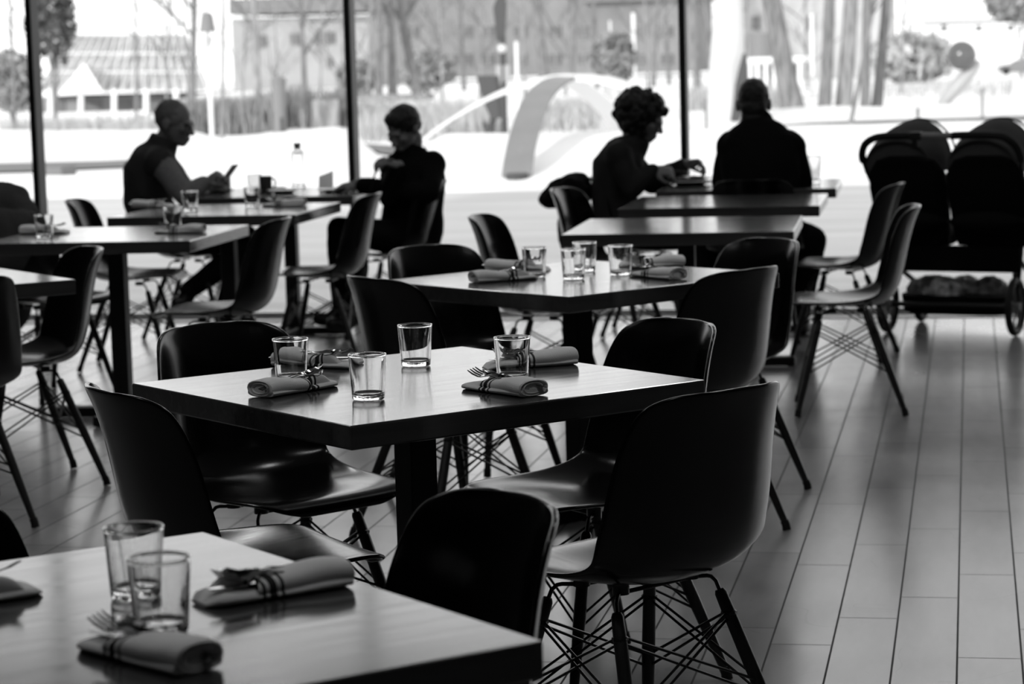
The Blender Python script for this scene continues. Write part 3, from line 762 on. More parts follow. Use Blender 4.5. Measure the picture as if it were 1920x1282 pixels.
o = MB().box((0, 0, .034), (.075, .03, .068)).box((0, .02, .002), (.085, .07, .004)).build('menu_holder', M['gripgrey'], None, False, .002, on(419, 357, .7505)); tag(o, 'grey block shaped menu holder under the phone', 'menu holder')
o = MB().add([(-.04, 0, 0), (.04, 0, 0), (.04, .012, .09), (-.04, .012, .062), (-.04, .002, 0), (.04, .002, 0), (.04, .014, .09), (-.04, .014, .062)], [(0, 1, 2, 3), (7, 6, 5, 4), (0, 4, 5, 1), (1, 5, 6, 2), (2, 6, 7, 3), (3, 7, 4, 0)]).build('folded_card', M['card'], None, False, 0, on(611, 352, .7505)); tag(o, 'pale folded card standing on the window table behind a hand', 'card')
o = MB().box((0, 0, .008), (.11, .05, .016)).build('folded_napkin', M['napkin'], None, True, .006, on(516, 356, .7505)); tag(o, 'dark folded napkin between mug and carafe', 'napkin')

# ------------------------------------------------------------------ stroller
def make_stroller():
    rz = math.radians(-17)
    r = empty('stroller', (-.100, 12.215, 0), rz); tag(r, 'black twin stroller with two round hoods parked by the window', 'stroller')
    inv = Matrix.Rotation(-rz, 3, 'Z'); off = Vector((-.100, 12.215, 0))
    # wheels: two big at the back, two small in front
    def wheel(name, x, y, rad, wd):
        t = MB(); t.tube([(x, y+(rad-.018)*math.cos(a), rad+(rad-.018)*math.sin(a)) for a in [2*PI*k/36 for k in range(36)]], .018, 10, closed=True, lat=None, rad2=None)
        tr = t.build(name, M['rubber'], r)
        h = MB(); h.tube([(x-wd/2, y, rad), (x+wd/2, y, rad)], .022, 14)
        for k in range(7):
            a = 2*PI*k/7; h.tube([(x, y, rad), (x, y+(rad-.03)*math.cos(a), rad+(rad-.03)*math.sin(a))], .0055, 6)
        h.tube([(x, y+(rad-.034)*math.cos(a), rad+(rad-.034)*math.sin(a)) for a in [2*PI*k/30 for k in range(30)]], .006, 8, closed=True)
        h.build('spoked_hub', M['midgrey'], tr)
    wheel('rear_wheel', -.325, 0, .145, .05); wheel('rear_wheel', .325, 0, .145, .05)
    wheel('front_wheel', -.315, .50, .095, .04); wheel('front_wheel', .315, .50, .095, .04)
    f = MB()
    f.tube([(-.325, 0, .145), (.325, 0, .145)], .013, 10); f.tube([(-.315, .50, .095), (.315, .50, .095)], .012, 10)
    for s in (-1, 1):
        f.tube([(s*.325, 0, .15), (s*.335, .06, .40), (s*.355, .03, .60)], .014, 10); f.tube([(s*.335, .06, .36), (s*.315, .46, .20), (s*.315, .50, .10)], .013, 10)
        f.ell((s*.355, .03, .60), (.022, .03, .045), None, 12, 8)
    f.build('frame', M['blackplastic'], r)
    hb = MB(); pts = [(-.355, .03, .60), (-.372, -.03, .70), (-.405, -.10, .84), (-.402, -.135, .91), (-.362, -.16, .96), (-.27, -.17, .985), (0, -.175, .985), (.27, -.17, .985), (.345, -.16, .96), (.380, -.135, .91), (.385, -.10, .84), (.372, -.03, .70), (.355, .03, .60)]
    pts = smooth_path(pts, 5)
    hb.tube(pts, .0095, 10); h = hb.build('handlebar', M['blackplastic'], r)
    MB().tube([p for p in pts[10:] if p[0] < -.09 and p[2] > .84]+[(-.09, -.175, .985)], .019, 12).build('foam_grip', M['foam'], h)
    MB().tube([(.07, -.175, .985)]+[p for p in pts if p[0] > .09 and p[2] > .84], .019, 12).build('foam_grip', M['foam'], h)
    MB().tube([(-.085, -.175, .985), (.065, -.175, .985)], .016, 12).build('grey_grip', M['gripgrey'], h)
    MB().box((-.115, -.175, .985), (.06, .045, .04)).box((-.12, -.17, .955), (.03, .03, .05)).build('brake_lever', M['blackplastic'], h, True, .006)
    for s in (-1, 1):
        hd = MB(); n = 24; R = []                                    # a hood: half barrel opening forward
        for i in range(9):
            t = i/8; y = -.05+.36*t; rr = 1-.35*(1-t)**2.2; ring = []
            wdt = .190*(.90+.10*math.sin(PI*min(1, t*1.2))); top = .250*rr
            for k in range(n):
                a = PI*k/(n-1); ring.append(Vector((s*.212-.04+wdt*math.cos(a), y-.02*math.sin(a), .80+top*math.sin(a)**.8)))
            for k in range(n):
                a = PI*(1-k/(n-1)); ring.append(Vector((s*.212-.04+wdt*.97*math.cos(a), y-.02*math.sin(a), .80+(top-.006)*math.sin(a)**.8-.002)))
            R.append(ring)
        hd.loft(R); back = []
        R = []
        for i in range(6):                                          # the closed back of the hood
            q = 1-i/6
            R.append([Vector((s*.212-.04+.171*q*math.cos(PI*k/(n-1)), -.05-.03*(1-q*q), .80+.163*q*math.sin(PI*k/(n-1))**.8)) for k in range(n)] + [Vector((s*.212-.04+.171*q*math.cos(PI*(1-k/(n-1))), -.044-.03*(1-q*q), .80+.160*q*math.sin(PI*(1-k/(n-1)))**.8)) for k in range(n)])
        hd.loft(R)
        ho = hd.build('hood', M['canvas'], r)
        MB().tube([(s*.212-.04+.193*math.cos(a), .31, .80+.252*max(0, math.sin(a))**.8) for a in [PI*k/20 for k in range(21)]], .006, 6).build('hood_hoop', M['blackplastic'], ho)
        sb = MB(); R = []
        for z, wd_, yy, dp in [(.44, .17, .06, .06), (.50, .185, .04, .075), (.62, .190, .00, .075), (.72, .195, -.04, .07), (.80, .192, -.065, .06), (.865, .150, -.08, .045), (.885, .09, -.082, .02)]:
            R.append([Vector((s*.197+wd_*math.copysign(abs(math.cos(a))**.6, math.cos(a)), yy+dp*math.copysign(abs(math.sin(a))**.6, math.sin(a)), z)) for a in [2*PI*k/22 for k in range(22)]])
        sb.loft(R); sb.build('seat_back', M['cloth'], r)
        st = MB(); st.ell((s*.197, .22, .47), (.175, .24, .07), None, 18, 10); st.ell((s*.197, -.03, .56), (.19, .10, .06), None, 18, 10); st.build('seat', M['cloth'], r)
    bk = MB(); R = []
    for z, g in [(.09, .9), (.10, 1), (.175, 1.03), (.185, 1.03)]:
        R.append([Vector((.29*g*math.copysign(abs(math.cos(a))**.45, math.cos(a)), .27+.24*g*math.copysign(abs(math.sin(a))**.45, math.sin(a)), z)) for a in [2*PI*k/28 for k in range(28)]])
    bk.loft(R); bk.build('storage_basket', M['cloth'], r)
    for x in (-.30, .30): MB().tube([(x, .05, .15), (x*1.05, .03, .44)], .008, 6).build('basket_strap', M['cloth'], r)
    ap = MB().box((0, .0, .375), (.70, .03, .13)).build('rear_panel', M['cloth'], r, True, .01)
    return r
make_stroller()
bgm = MB()
rnd = random.Random(3)
for k in range(9): bgm.ell((-.02+rnd.uniform(-.22, .18), 12.40+rnd.uniform(-.06, .10), .20), (.09, .08, .05+rnd.uniform(0, .03)), None, 12, 8)
tag(remeshed(bgm, 'bag', M['fur'], None, .011, 2, .016, .03), 'crumpled light bag lying on the storage basket under the stroller', 'bag')

# ------------------------------------------------------------------ outdoors: ground, snow banks, road
def sstep(a, b, x):
    t = max(0, min(1, (x-a)/(b-a))); return t*t*(3-2*t)
def gz(x, y):
    z = -.06
    if y > 45: z -= .0045*(y-45)
    r = x/max(y, 1)
    if y > 60: z -= 2.6*sstep(60, 140, y)*sstep(-.315, -.37, r)
    n1 = noise.noise(Vector((x*.35, y*.35, 0))); n2 = noise.noise(Vector((x*1.3, y*1.3, 3)))
    s = sstep(25.9, 26.6, y); z += .05*s
    # long bank on the right half
    z += (.50+.05*n1+.02*n2)*math.exp(-((y-29.6)/2.3)**2)*sstep(-.238, -.212, r)*s
    # bank left of centre, and the lower ones at the far left
    z += (.42+.10*sstep(-.32, -.26, r)+.06*n1+.02*n2)*math.exp(-((y-32.5)/2.6)**2)*sstep(-.345, -.325, r)*sstep(-.236, -.262, r)*s
    z += (.20+.12*n1+.05*n2)*math.exp(-((y-27.0)/1.2)**2)*sstep(-.325, -.36, r)*s
    z += (.32+.10*n1+.03*n2)*math.exp(-((y-41)/2.5)**2)*sstep(-.30, -.33, r)
    z += (.12+.1*n1)*math.exp(-((y-29)/1.6)**2)*sstep(-.245, -.26, r)*sstep(-.30, -.27, r)*s
    z += .30*math.exp(-((y-50)/4.)**2)*sstep(-.30, -.28, r)*(.6+.6*n1)
    return z
ys = [13.39+.5*i for i in range(25)]+[25.9+.28*i for i in range(70)]
while ys[-1] < 320: ys.append(ys[-1]*1.035)
xs = [-1+2*i/150 for i in range(151)]
mb = MB(); pts = []; fs = []
for y in ys:
    for q in xs:
        x = y*(-.19+q*.34)+q*abs(q)*6; pts.append((x, y, gz(x, y)))
n = len(xs)
for i in range(len(ys)-1):
    for j in range(n-1): fs.append((i*n+j, i*n+j+1, (i+1)*n+j+1, (i+1)*n+j))
struct('ground', mb.add(pts, fs), M['snow'], smooth=True)
struct('terrain', MB().box((0, 150, -4.2), (420, 330, .2)), M['snow'])
mb = MB(); pts = []; fs = []                       # the cleared terrace just outside the glass
for i in range(60):
    y = 13.39+12.55*i/59
    for j in range(2):
        x = -30+50*j
        pts.append((x, y, -.03))
for i in range(59): fs.append((2*i, 2*i+1, 2*i+3, 2*i+2))
struct('path', mb.add(pts, fs), M['pave'])
mb = MB(); pts = []; fs = []; cl = [(-45, 32.0), (-20, 32.8), (-12.8, 33.4), (-9.1, 36.2), (-7.4, 37), (-5, 41), (-2.9, 43.6), (.7, 44.2), (12, 44.6), (30, 45)]
k = 0
for i in range(len(cl)-1):
    for t in range(8):
        x = cl[i][0]+(cl[i+1][0]-cl[i][0])*t/8; y = cl[i][1]+(cl[i+1][1]-cl[i][1])*t/8
        for j, d in enumerate((-1.5, 1.5)): pts.append((x, y+d, max(gz(x, y+d), -.02)+.03))
        if k: fs.append((2*k-2, 2*k-1, 2*k+1, 2*k))
        k += 1
struct('road', mb.add(pts, fs), M['road'], smooth=True)

# ------------------------------------------------------------------ trees
def branch(mb, p, d, r, ln, depth, rnd, n, droop=0.0):
    k = 4 if depth else 6; pts = [p]; rr = [r]; q = p.copy(); dd = d.copy()
    for i in range(k):
        dd = (dd+Vector((rnd.uniform(-1, 1), rnd.uniform(-1, 1), rnd.uniform(-.6, .9)))*.13).normalized(); q = q+dd*(ln/k); pts.append(q.copy()); rr.append(r*(1-.6*(i+1)/k))
    mb.tube(pts, rr, n)
    return pts, rr
def grow(mb, p, d, r, ln, depth, maxd, rnd, kids):
    n = max(3, 6-depth); pts, rr = branch(mb, p, d, r, ln, depth, rnd, n)
    if depth >= maxd: return
    for i in range(kids):
        t = rnd.randint(1, len(pts)-1); a = rnd.uniform(0, 2*PI); up = rnd.uniform(.35, 1.0)
        nd = (d*.55+Vector((math.cos(a), math.sin(a), 0))*.75+Vector((0, 0, up*.5))).normalized()
        grow(mb, pts[t], nd, max(rr[t]*.62, .007), ln*rnd.uniform(.45, .72), depth+1, maxd, rnd, kids)
def tree(name, px0, py0, px1, Y, wpx, H, label, seed, fork=.35, kids=5, maxd=2, m='bark', tm='twig', group=None, dark=None):
    rnd = random.Random(seed); b0 = at(px0, py0, Y); b1 = at(px1, 0, Y); d = (b1-b0); up = d/d.z
    gzv = gz(b0.x, Y); base = b0+up*(min(0, gzv-b0.z)-.05)
    root = empty(name, base); tag(root, label, 'tree', group)
    r = wpx/FPX*Y/2; T_ = MB(); pts = []; rr = []
    for i in range(15):
        t = i/14; w_ = Vector((noise.noise(Vector((t*3, seed, 0))), noise.noise(Vector((t*3, seed, 7))), 0))*r*.5
        pts.append(up*(H*t)+w_*(0 if i == 0 else 1)); rr.append(r*(1.18 if i == 0 else 1-.62*t))
    T_.tube(pts, rr, 12); T_.build('trunk', M[m], root)
    B = MB()
    for k in range(kids+4):
        t = rnd.uniform(fork, .98); i = min(13, int(t*14)); a = rnd.uniform(0, 2*PI)
        grow(B, pts[i], Vector((math.cos(a)*.8, math.sin(a)*.8, .75)).normalized(), max(rr[i]*.5, .012), H*.30*rnd.uniform(.6, 1.1), 0, maxd, rnd, kids-1)
    B.build('branches', M[tm], root); return root
big = 'large bare trees in the park'
tree('tree', 1489, 212, 1446, 53, 40, 11, 'thick leaning bare tree with a forked branch, behind the man in the black jacket', 11, .42, group=big)
tree('tree', 1545, 213, 1553, 54, 24, 12, 'dark bare trunk, leftmost of the close group right of the seated man', 12, .5, group=big)
tree('tree', 1580, 214, 1592, 54.6, 30, 12, 'pale bare trunk, widest of the close group right of the seated man', 13, .5, m='barkpale', group=big)
tree('tree', 1622, 208, 1626, 55, 17, 12, 'thin bare trunk just left of the rightmost trunk in the close group', 14, .5, group=big)
tree('tree', 1643, 209, 1662, 56, 20, 12, 'rightmost bare trunk of the close group, nearest the dark ball', 15, .45, group=big)
tree('sapling', 1591, 250, 1640, 41, 9, 5.5, 'thin dark sapling leaning right in front of the close group of trunks', 16, .35, kids=4)
tree('tree', 710, 178, 712, 88, 16, 14, 'slim bare tree just right of the middle mullion', 17, .25, group=big)
tree('tree', 736, 178, 726, 89, 18, 14, 'bare tree between a slim trunk and a leaning trunk, right of the middle mullion', 18, .25, group=big)
tree('tree', 784, 176, 745, 90, 20, 14, 'bare tree leaning left above the person with short dark hair', 19, .25, group=big)
tree('tree', 1020, 152, 1006, 115, 20, 16, 'bare tree rising behind the top of the white arch', 20, .25, group=big)
tree('tree', 360, 188, 365, 92, 15, 13, 'dark bare trunk above the head of the man in the vest', 21, .18, kids=5, group=big)
tree('tree', 484, 192, 476, 70, 15, 12, 'pale bare tree midway between the white lamp post and the middle mullion', 22, .15, kids=5, m='barkpale', group=big)
tree('tree', 573, 185, 562, 75, 11, 12, 'slender bare tree in front of the pale house with dark windows', 23, .2, kids=4, group=big)
tree('sapling', 416, 260, 419, 44, 9, 6.5, 'pale young tree with fine twigs right beside the white lamp post', 24, .22, kids=6, maxd=2, m='barkpale', tm='barkpale')
tree('sapling', 28, 275, 20, 45, 8, 6, 'thin young tree left of the left mullion', 25, .2, kids=5)
tree('tree', 255, 150, 254, 100, 7, 13, 'very thin bare tree over the glass roofed conservatory', 26, .3, kids=5, group=big)
tree('tree', 1308, 185, 1300, 80, 15, 13, 'dark bare tree just right of the right mullion', 27, .2, kids=5, group=big)
tree('tree', 1336, 170, 1322, 86, 10, 13, 'thin bare tree between the right mullion and the pale spire', 28, .2, kids=5, group=big)
for k, (px, Y, w_) in enumerate([(820, 118, 8), (870, 125, 9), (1070, 128, 12), (1120, 120, 8), (1225, 122, 10), (1255, 130, 8)]):
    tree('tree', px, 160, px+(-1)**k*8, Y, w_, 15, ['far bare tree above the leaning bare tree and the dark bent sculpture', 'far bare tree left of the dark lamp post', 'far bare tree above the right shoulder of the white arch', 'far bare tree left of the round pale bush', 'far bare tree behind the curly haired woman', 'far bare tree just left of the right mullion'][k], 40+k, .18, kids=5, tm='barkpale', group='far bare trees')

for k, (px, Y, w_, H) in enumerate([(312, 60, 5, 5.6), (352, 66, 5, 6.5), (455, 72, 5, 6), (520, 62, 5, 5.6), (600, 80, 6, 7), (645, 90, 6, 8), (690, 84, 6, 7.5), (830, 78, 6, 7), (900, 92, 6, 8), (985, 84, 6, 7), (1060, 96, 7, 8), (1215, 88, 6, 7.5), (1395, 95, 6, 8), (1515, 90, 6, 8), (1690, 80, 6, 6.5), (60, 70, 6, 7)]):
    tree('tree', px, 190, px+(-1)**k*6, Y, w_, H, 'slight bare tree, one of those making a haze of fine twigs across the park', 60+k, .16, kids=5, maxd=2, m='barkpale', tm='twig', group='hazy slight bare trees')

def bush(name, px, py, Y, rx, rz_, label, m='bush', nb=420, seed=1, leaf=.05, cat='bush'):
    rnd = random.Random(seed); c = at(px, py, Y); k = Y/FPX; g = gz(c.x, Y); root = empty(name, (c.x, Y, g)); tag(root, label, cat)
    mb = MB()
    for _ in range(nb):
        v = Vector((rnd.gauss(0, 1), rnd.gauss(0, 1), rnd.gauss(0, 1))).normalized()*rnd.uniform(.35, 1)**.5
        lump = 1+.25*noise.noise(v*2.2+Vector((seed, 0, 0)))
        p = Vector((v.x*rx*k*lump, v.y*rx*k*lump, c.z-g+v.z*rz_*k*lump)); s = leaf*rnd.uniform(.6, 1.5)*rx*k
        a, b_ = Vector((rnd.gauss(0, 1), rnd.gauss(0, 1), rnd.gauss(0, 1))).normalized(), Vector((rnd.gauss(0, 1), rnd.gauss(0, 1), rnd.gauss(0, 1))).normalized()
        mb.add([p+a*s*2, p+b_*s, p-a*s*2, p-b_*s], [(0, 1, 2, 3)])
    mb.build('foliage', M[m], root, False)
    st = MB(); h = c.z-g
    for q in range(5): st.tube([(0, 0, -.1), (rnd.uniform(-.2, .2)*rx*k, 0, h*.5), (rnd.uniform(-.5, .5)*rx*k, rnd.uniform(-.4, .4)*rx*k, h+.3*rz_*k)], [.05, .035, .015], 6)
    st.build('stems', M['bark'], root)
bush('conifer_tree', 96, 34, 78, 50, 84, 'dark needled conifer beside the left mullion', 'conifer', 1100, 2, .10, 'tree')
bush('bush', 1148, 108, 88, 44, 46, 'round pale bush above the white arch', 'bush', 1500, 3, .10)
bush('bush', 668, 150, 90, 38, 40, 'pale bush behind the middle mullion', 'bush', 1100, 4, .10)
bush('bush', 1708, 108, 110, 78, 42, 'blurred pale bush left of the dark ball', 'bushpale', 1300, 5, .10)
bush('conifer_tree', 1915, 2, 120, 62, 34, 'dark treetop at the top right corner of the photo', 'bush', 1300, 6, .10, 'tree')
bush('bush', 20, 150, 85, 60, 60, 'grey shrub at the left edge outside the left mullion', 'bush', 1300, 7, .09)
bush('bush', 800, 130, 105, 50, 40, 'pale bush behind the leaning bare tree', 'bush', 1200, 9, .09)

# reeds and dry grass: nobody could count the blades
def blades(name, areas, m, label, seed, hw=.006):
    rnd = random.Random(seed); mb = MB()
    for (px0, px1, Y0, Y1_, h0, h1, cnt) in areas:
        for _ in range(cnt):
            Y = rnd.uniform(Y0, Y1_); p = at(rnd.uniform(px0, px1), 200, Y); z = gz(p.x, Y); h = rnd.uniform(h0, h1); a = rnd.uniform(0, PI); w_ = hw*rnd.uniform(.7, 1.6)
            dx, dy = math.cos(a)*w_, math.sin(a)*w_; lx, ly = rnd.gauss(0, .16)*h, rnd.gauss(0, .16)*h
            mb.add([(p.x-dx, Y-dy, z-.03), (p.x+dx, Y+dy, z-.03), (p.x+lx*.4+dx, Y+ly*.4+dy, z+h*.55), (p.x+lx, Y+ly, z+h), (p.x+lx*.4-dx, Y+ly*.4-dy, z+h*.55)], [(0, 1, 2, 3, 4)])
    o = mb.build(name, M[m], None, False); tag(o, label, 'grass', None, 'stuff'); return o
blades('reeds', [(340, 590, 47, 50, .55, .85, 2600), (615, 655, 47, 50, .5, .8, 300)], 'reed', 'tall dry reeds in a hedge like strip behind the snow', 5, .014)
blades('dry_grass', [(0, 300, 44, 52, .25, .5, 1300), (660, 940, 41, 56, .25, .55, 2600), (1000, 1180, 44, 56, .2, .5, 1100), (1290, 1500, 60, 70, .3, .7, 1300), (1660, 1900, 70, 90, .2, .5, 500)], 'straw', 'pale dry grass poking out of the snow across the park', 6, .012)

# ------------------------------------------------------------------ things in the park
def gbox(mb, px0, py0, px1, py1, Y, depth):       # a box whose front face fills a pixel rectangle at a distance
    a, b_ = at(px0, py1, Y), at(px1, py0, Y); c = (a+b_)/2
    mb.box((c.x, Y+depth/2, c.z), (abs(b_.x-a.x), depth, abs(b_.z-a.z))); return mb
# conservatory
Yc = 150
cr = empty('conservatory', at(210, 215, Yc)); tag(cr, 'conservatory with pitched glass roof and white columns at the left', 'conservatory'); co = Vector(cr.location)
class Off(MB):
    def build(s, *a, **k): s.v = [tuple(Vector(p)-s.o) for p in s.v]; return MB.build(s, *a, **k)
def om(o): m_ = Off(); m_.o = Vector(o); return m_
P = lambda x, y, dy=0: at(x, y, Yc+dy)
rf = om(co); rid = [P(140, 66, 7), P(350, 66, 7)]; ev = [P(70, 172), P(390, 172)]; ev2 = [P(62, 172, 14), P(398, 172, 14)]
rf.add([ev[0], ev[1], rid[1], rid[0], ev2[0], ev2[1]], [(0, 1, 2, 3), (3, 2, 5, 4), (0, 3, 4), (1, 5, 2), (0, 4, 5, 1)])
rfo = rf.build('glass_roof', M['greenhouse'], cr, False)
gb = om(co)
for i in range(17):
    t = i/16; gb.tube([ev[0].lerp(ev[1], t)+Vector((0, -.05, 0)), rid[0].lerp(rid[1], t)+Vector((0, -.05, .05))], .05, 4)
    if i < 15: gb.tube([ev[0].lerp(ev[1], t)+Vector((0, -.05, 0)), rid[0].lerp(rid[1], min(1, t+.14))+Vector((0, -.05, .05))], .035, 4)
for t in (0, .33, .66, 1): gb.tube([ev[0].lerp(rid[0], t)+Vector((0, -.05, .03)), ev[1].lerp(rid[1], t)+Vector((0, -.05, .03))], .06, 4)
gb.build('glazing_bars', M['whitepaint'], rfo)
pg = om(co); a_, b_, c_ = P(112, 172, -2), P(192, 172, -2), P(158, 118, -2); pg.add([a_, b_, c_, P(112, 172, 2), P(192, 172, 2), P(158, 118, 4)], [(0, 1, 2), (3, 5, 4), (0, 2, 5, 3), (1, 4, 5, 2), (0, 3, 4, 1)]); pg.build('porch_gable', M['whitepaint'], cr, False)
wl = om(co); gbox(wl, 60, 174, 400, 212, Yc+2, 9); wl.build('wall', M['facade2'], cr, False)
for x0, x1 in ((30, 55), (100, 120), (156, 190), (218, 246), (282, 310)):
    q = om(co); gbox(q, x0+4 if x0 < 60 else x0, 184, x1, 209, Yc+1.9, .1); q.build('window', M['pane'], cr, False)
for x in (14, 95, 152, 214, 274, 330):
    q = om(co); p0, p1 = P(x, 216, -1), P(x, 172, -1); q.tube([p0, p1], .17, 12); q.ell(p1, (.2, .2, .2), None, 10, 6); q.build('column', M['whitepaint'], cr)
# pale house
Yh = 170
def house(name, label, box, depth, Y, fm, windows, roof=None, pos=None):
    o = empty(name, at((box[0]+box[2])/2, box[3], Y)); tag(o, label, 'building'); oo = Vector(o.location)
    q = om(oo); gbox(q, *box, Y, depth); wo = q.build('wall', M[fm], o, False)
    for w_ in windows:
        q = om(oo); gbox(q, *w_, Y-.12, .12); q.build('window', M['pane'], o, False)
        f = om(oo); k = 1
        gbox(f, w_[0], w_[1]-k, w_[2], w_[1]+k, Y-.2, .2); gbox(f, w_[0], w_[3]-k, w_[2], w_[3]+k, Y-.2, .2); gbox(f, (w_[0]+w_[2])/2-k*.6, w_[1], (w_[0]+w_[2])/2+k*.6, w_[3], Y-.2, .2)
        f.build('window_frame', M['facade'], o.children[-1], False)
    if roof:
        q = om(oo); gbox(q, *roof, Y-1.2, depth+2); q.build('roof', M['roof'], o, False)
    return o
house('house', 'pale two storey house with dark windows behind the middle mullion', (440, 28, 690, 205), 10, Yh, 'facade', [(592, 60, 628, 82), (545, 62, 560, 84), (612, 108, 622, 128), (480, 66, 498, 88)], (430, -10, 700, 28))
q = MB(); gbox(q, 560, 26, 690, 32, Yh-1.4, .6); tag(q.build('snow_ledge', M['snow'], None, False), 'band of snow along the eaves of the pale house', 'snow')
house('apartment_block', 'long blurred apartment building across the park behind the bare trees', (690, -90, 1300, 150), 14, 200, 'facade2', [(x0, y0, x0+w_, y0+22) for y0 in (48, 100) for x0, w_ in ((720, 22), (765, 20), (850, 36), (905, 22), (965, 22), (1030, 22), (1085, 18), (1190, 24), (1240, 22))], (1090, -60, 1310, 4))
# white building with columns
pv = empty('pavilion', at(1450, 170, 75)); tag(pv, 'small white pavilion with slender columns behind the leaning tree', 'pavilion'); po = Vector(pv.location)
q = om(po); gbox(q, 1402, 106, 1506, 118, 75, 3); q.build('roof_beam', M['whitepaint'], pv, False)
for x in (1406, 1420, 1436, 1452, 1468, 1484, 1499): q = om(po); gbox(q, x-3, 118, x+3, 172, 75, .12); q.build('column', M['whitepaint'], pv, False)
q = om(po); gbox(q, 1404, 168, 1506, 175, 74.9, 3.2); q.build('plinth', M['whitepaint'], pv, False)
q = om(po); gbox(q, 1410, 120, 1500, 170, 77.5, .2); q.build('wall', M['facade2'], pv, False)
tk = MB(); p0, p1 = at(1428, 108, 82), at(1428, 62, 82); tk.tube([p0, p1], .42, 20); tag(tk.build('tank', M['midgrey']), 'grey round tank above the white pavilion', 'tank')
# pale spire
sp = empty('spire', (at(1362, 225, 47).x, 47, 0)); tag(sp, 'tall pale tapering spire beyond the glass, left of the man in the black jacket', 'sculpture'); so_ = Vector(sp.location)
q = om(so_); c0 = at(1362, 230, 47); c1 = at(1366, 0, 47); d = (c1-c0)/(c1.z-c0.z); R = []
for z, wpx in [(-.1, 74), (.2, 72), (.9, 67), (1.7, 58), (2.45, 49), (3.3, 40), (4.4, 28), (5.6, 14), (6.2, 3)]:
    r = wpx/FPX*48/2; c = c0+d*(z-c0.z); R.append([c+Vector((r*math.cos(2*PI*k/20), r*math.sin(2*PI*k/20), 0)) for k in range(20)])
q.loft(R); q.build('shaft', M['spire'], sp)
q = om(so_); R = []
for py, x0, x1 in [(236, 1368, 1380), (200, 1374, 1396), (160, 1378, 1402), (125, 1386, 1401), (100, 1393, 1397)]:
    a, b_ = at(x0, py, 46.4), at(x1, py, 46.4); R.append([a, b_, b_+Vector((0, .25, 0)), a+Vector((0, .25, 0))])
q.loft(R); q.build('dark_fin', M['darksteel'], sp, False)
# white arch of bent ribbons
ar = empty('arch_sculpture', at(1000, 345, 27)); tag(ar, 'large pale steel ribbon arch standing in the snow', 'sculpture'); ao = Vector(ar.location)
def ribbon(pts, wid, m, name='ribbon'):
    # pts: (px, py, Y); wid: widths in metres; wdir: direction of the width
    q = om(ao); R = []; n_ = len(pts); P3 = [at(*p) for p in pts]; F3 = []
    for i in range(n_-1):
        for t in range(6):
            p_1 = P3[max(i-1, 0)]; p0 = P3[i]; p1 = P3[i+1]; p2 = P3[min(i+2, n_-1)]; s_ = t/6
            F3.append((((p0*2)+(p1-p_1)*s_+(p_1*2-p0*5+p1*4-p2)*s_*s_+(p0*3-p_1-p1*3+p2)*s_**3)*.5, (i+s_)/(n_-1)))
    F3.append((P3[-1], 1.0))
    for i, (p, t) in enumerate(F3):
        tg = (F3[min(i+1, len(F3)-1)][0]-F3[max(i-1, 0)][0]).normalized()
        wd = Vector(wid[0]).lerp(Vector(wid[1]), t); wv = (wd-tg*wd.dot(tg)); l = wid[2]+(wid[3]-wid[2])*t; wv = wv.normalized()*l/2; nn = tg.cross(wv).normalized()*.02
        R.append([p-wv-nn, p+wv-nn, p+wv+nn, p-wv+nn])
    q.loft(R); return q.build(name, M[m], ar)
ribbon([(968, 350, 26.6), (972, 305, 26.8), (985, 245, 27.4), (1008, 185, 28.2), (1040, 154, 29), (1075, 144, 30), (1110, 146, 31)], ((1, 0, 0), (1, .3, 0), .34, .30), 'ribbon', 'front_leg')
ribbon([(770, 288, 34), (800, 258, 33.4), (860, 215, 32.2), (930, 178, 31), (1000, 155, 30), (1060, 146, 29.6), (1130, 150, 29.6), (1200, 172, 29.8), (1260, 210, 30), (1300, 255, 30.2), (1322, 300, 30.4)], ((0, 1, .1), (0, 1, .1), .34, .5), 'whitepaint', 'main_arch')
ribbon([(1060, 148, 30), (1100, 170, 31), (1140, 205, 32), (1165, 240, 33), (1172, 275, 33.5)], ((1, .4, 0), (1, .4, 0), .25, .3), 'whitepaint', 'rear_leg')
q = om(ao); p = at(970, 345, 26.6); q.lathe([(.002, 0), (.13, 0), (.13, .05), (.11, .07), (.002, .07)], 24, (p.x, p.y, gz(p.x, p.y)-.02)); q.build('foot_plate', M['darksteel'], ar)
# pale standing form behind the arch
q = MB(); p = at(1148, 255, 36); q.tube([p+Vector((-.1, 0, -.2)), p+Vector((-.02, 0, .2)), p+Vector((.12, 0, .45)), p+Vector((.06, 0, .72)), p+Vector((-.1, 0, .86))], [.10, .15, .22, .20, .06], 18); tag(q.build('rounded_sculpture', M['pale']), 'pale rounded standing form seen through the white arch', 'sculpture')
# dark bent sculpture
ds = MB(); R = []
for x0, x1, py in [(893, 925, 142), (900, 929, 170), (910, 932, 200), (921, 934, 222)]:
    a, b_ = at(x0, py, 41), at(x1, py, 41); R.append([a, b_, b_+Vector((0, .5, 0)), a+Vector((0, .5, 0))])
ds.loft(R); R = []
for x0, x1, y0, y1 in [(905, 909, 226, 236), (914, 918, 240, 266), (930, 934, 250, 268), (950, 954, 244, 268)]:
    a, b_, c_, d_ = at(x0, y1, 41), at(x0, y0, 41), at(x1, y0, 41.5), at(x1, y1, 41.5); R.append([at(x0, y1, 41), at(x0, y0, 41), at(x0+3, y0, 41.5), at(x0+3, y1, 41.5)])
ds.loft(R); a = at(926, 218, 41.2); b_ = at(918, 250, 41.2); ds.tube([a, b_], .06, 8)
tag(ds.build('steel_sculpture', M['darksteel'], None, False), 'dark bent steel sculpture standing left of the dark lamp post', 'sculpture')
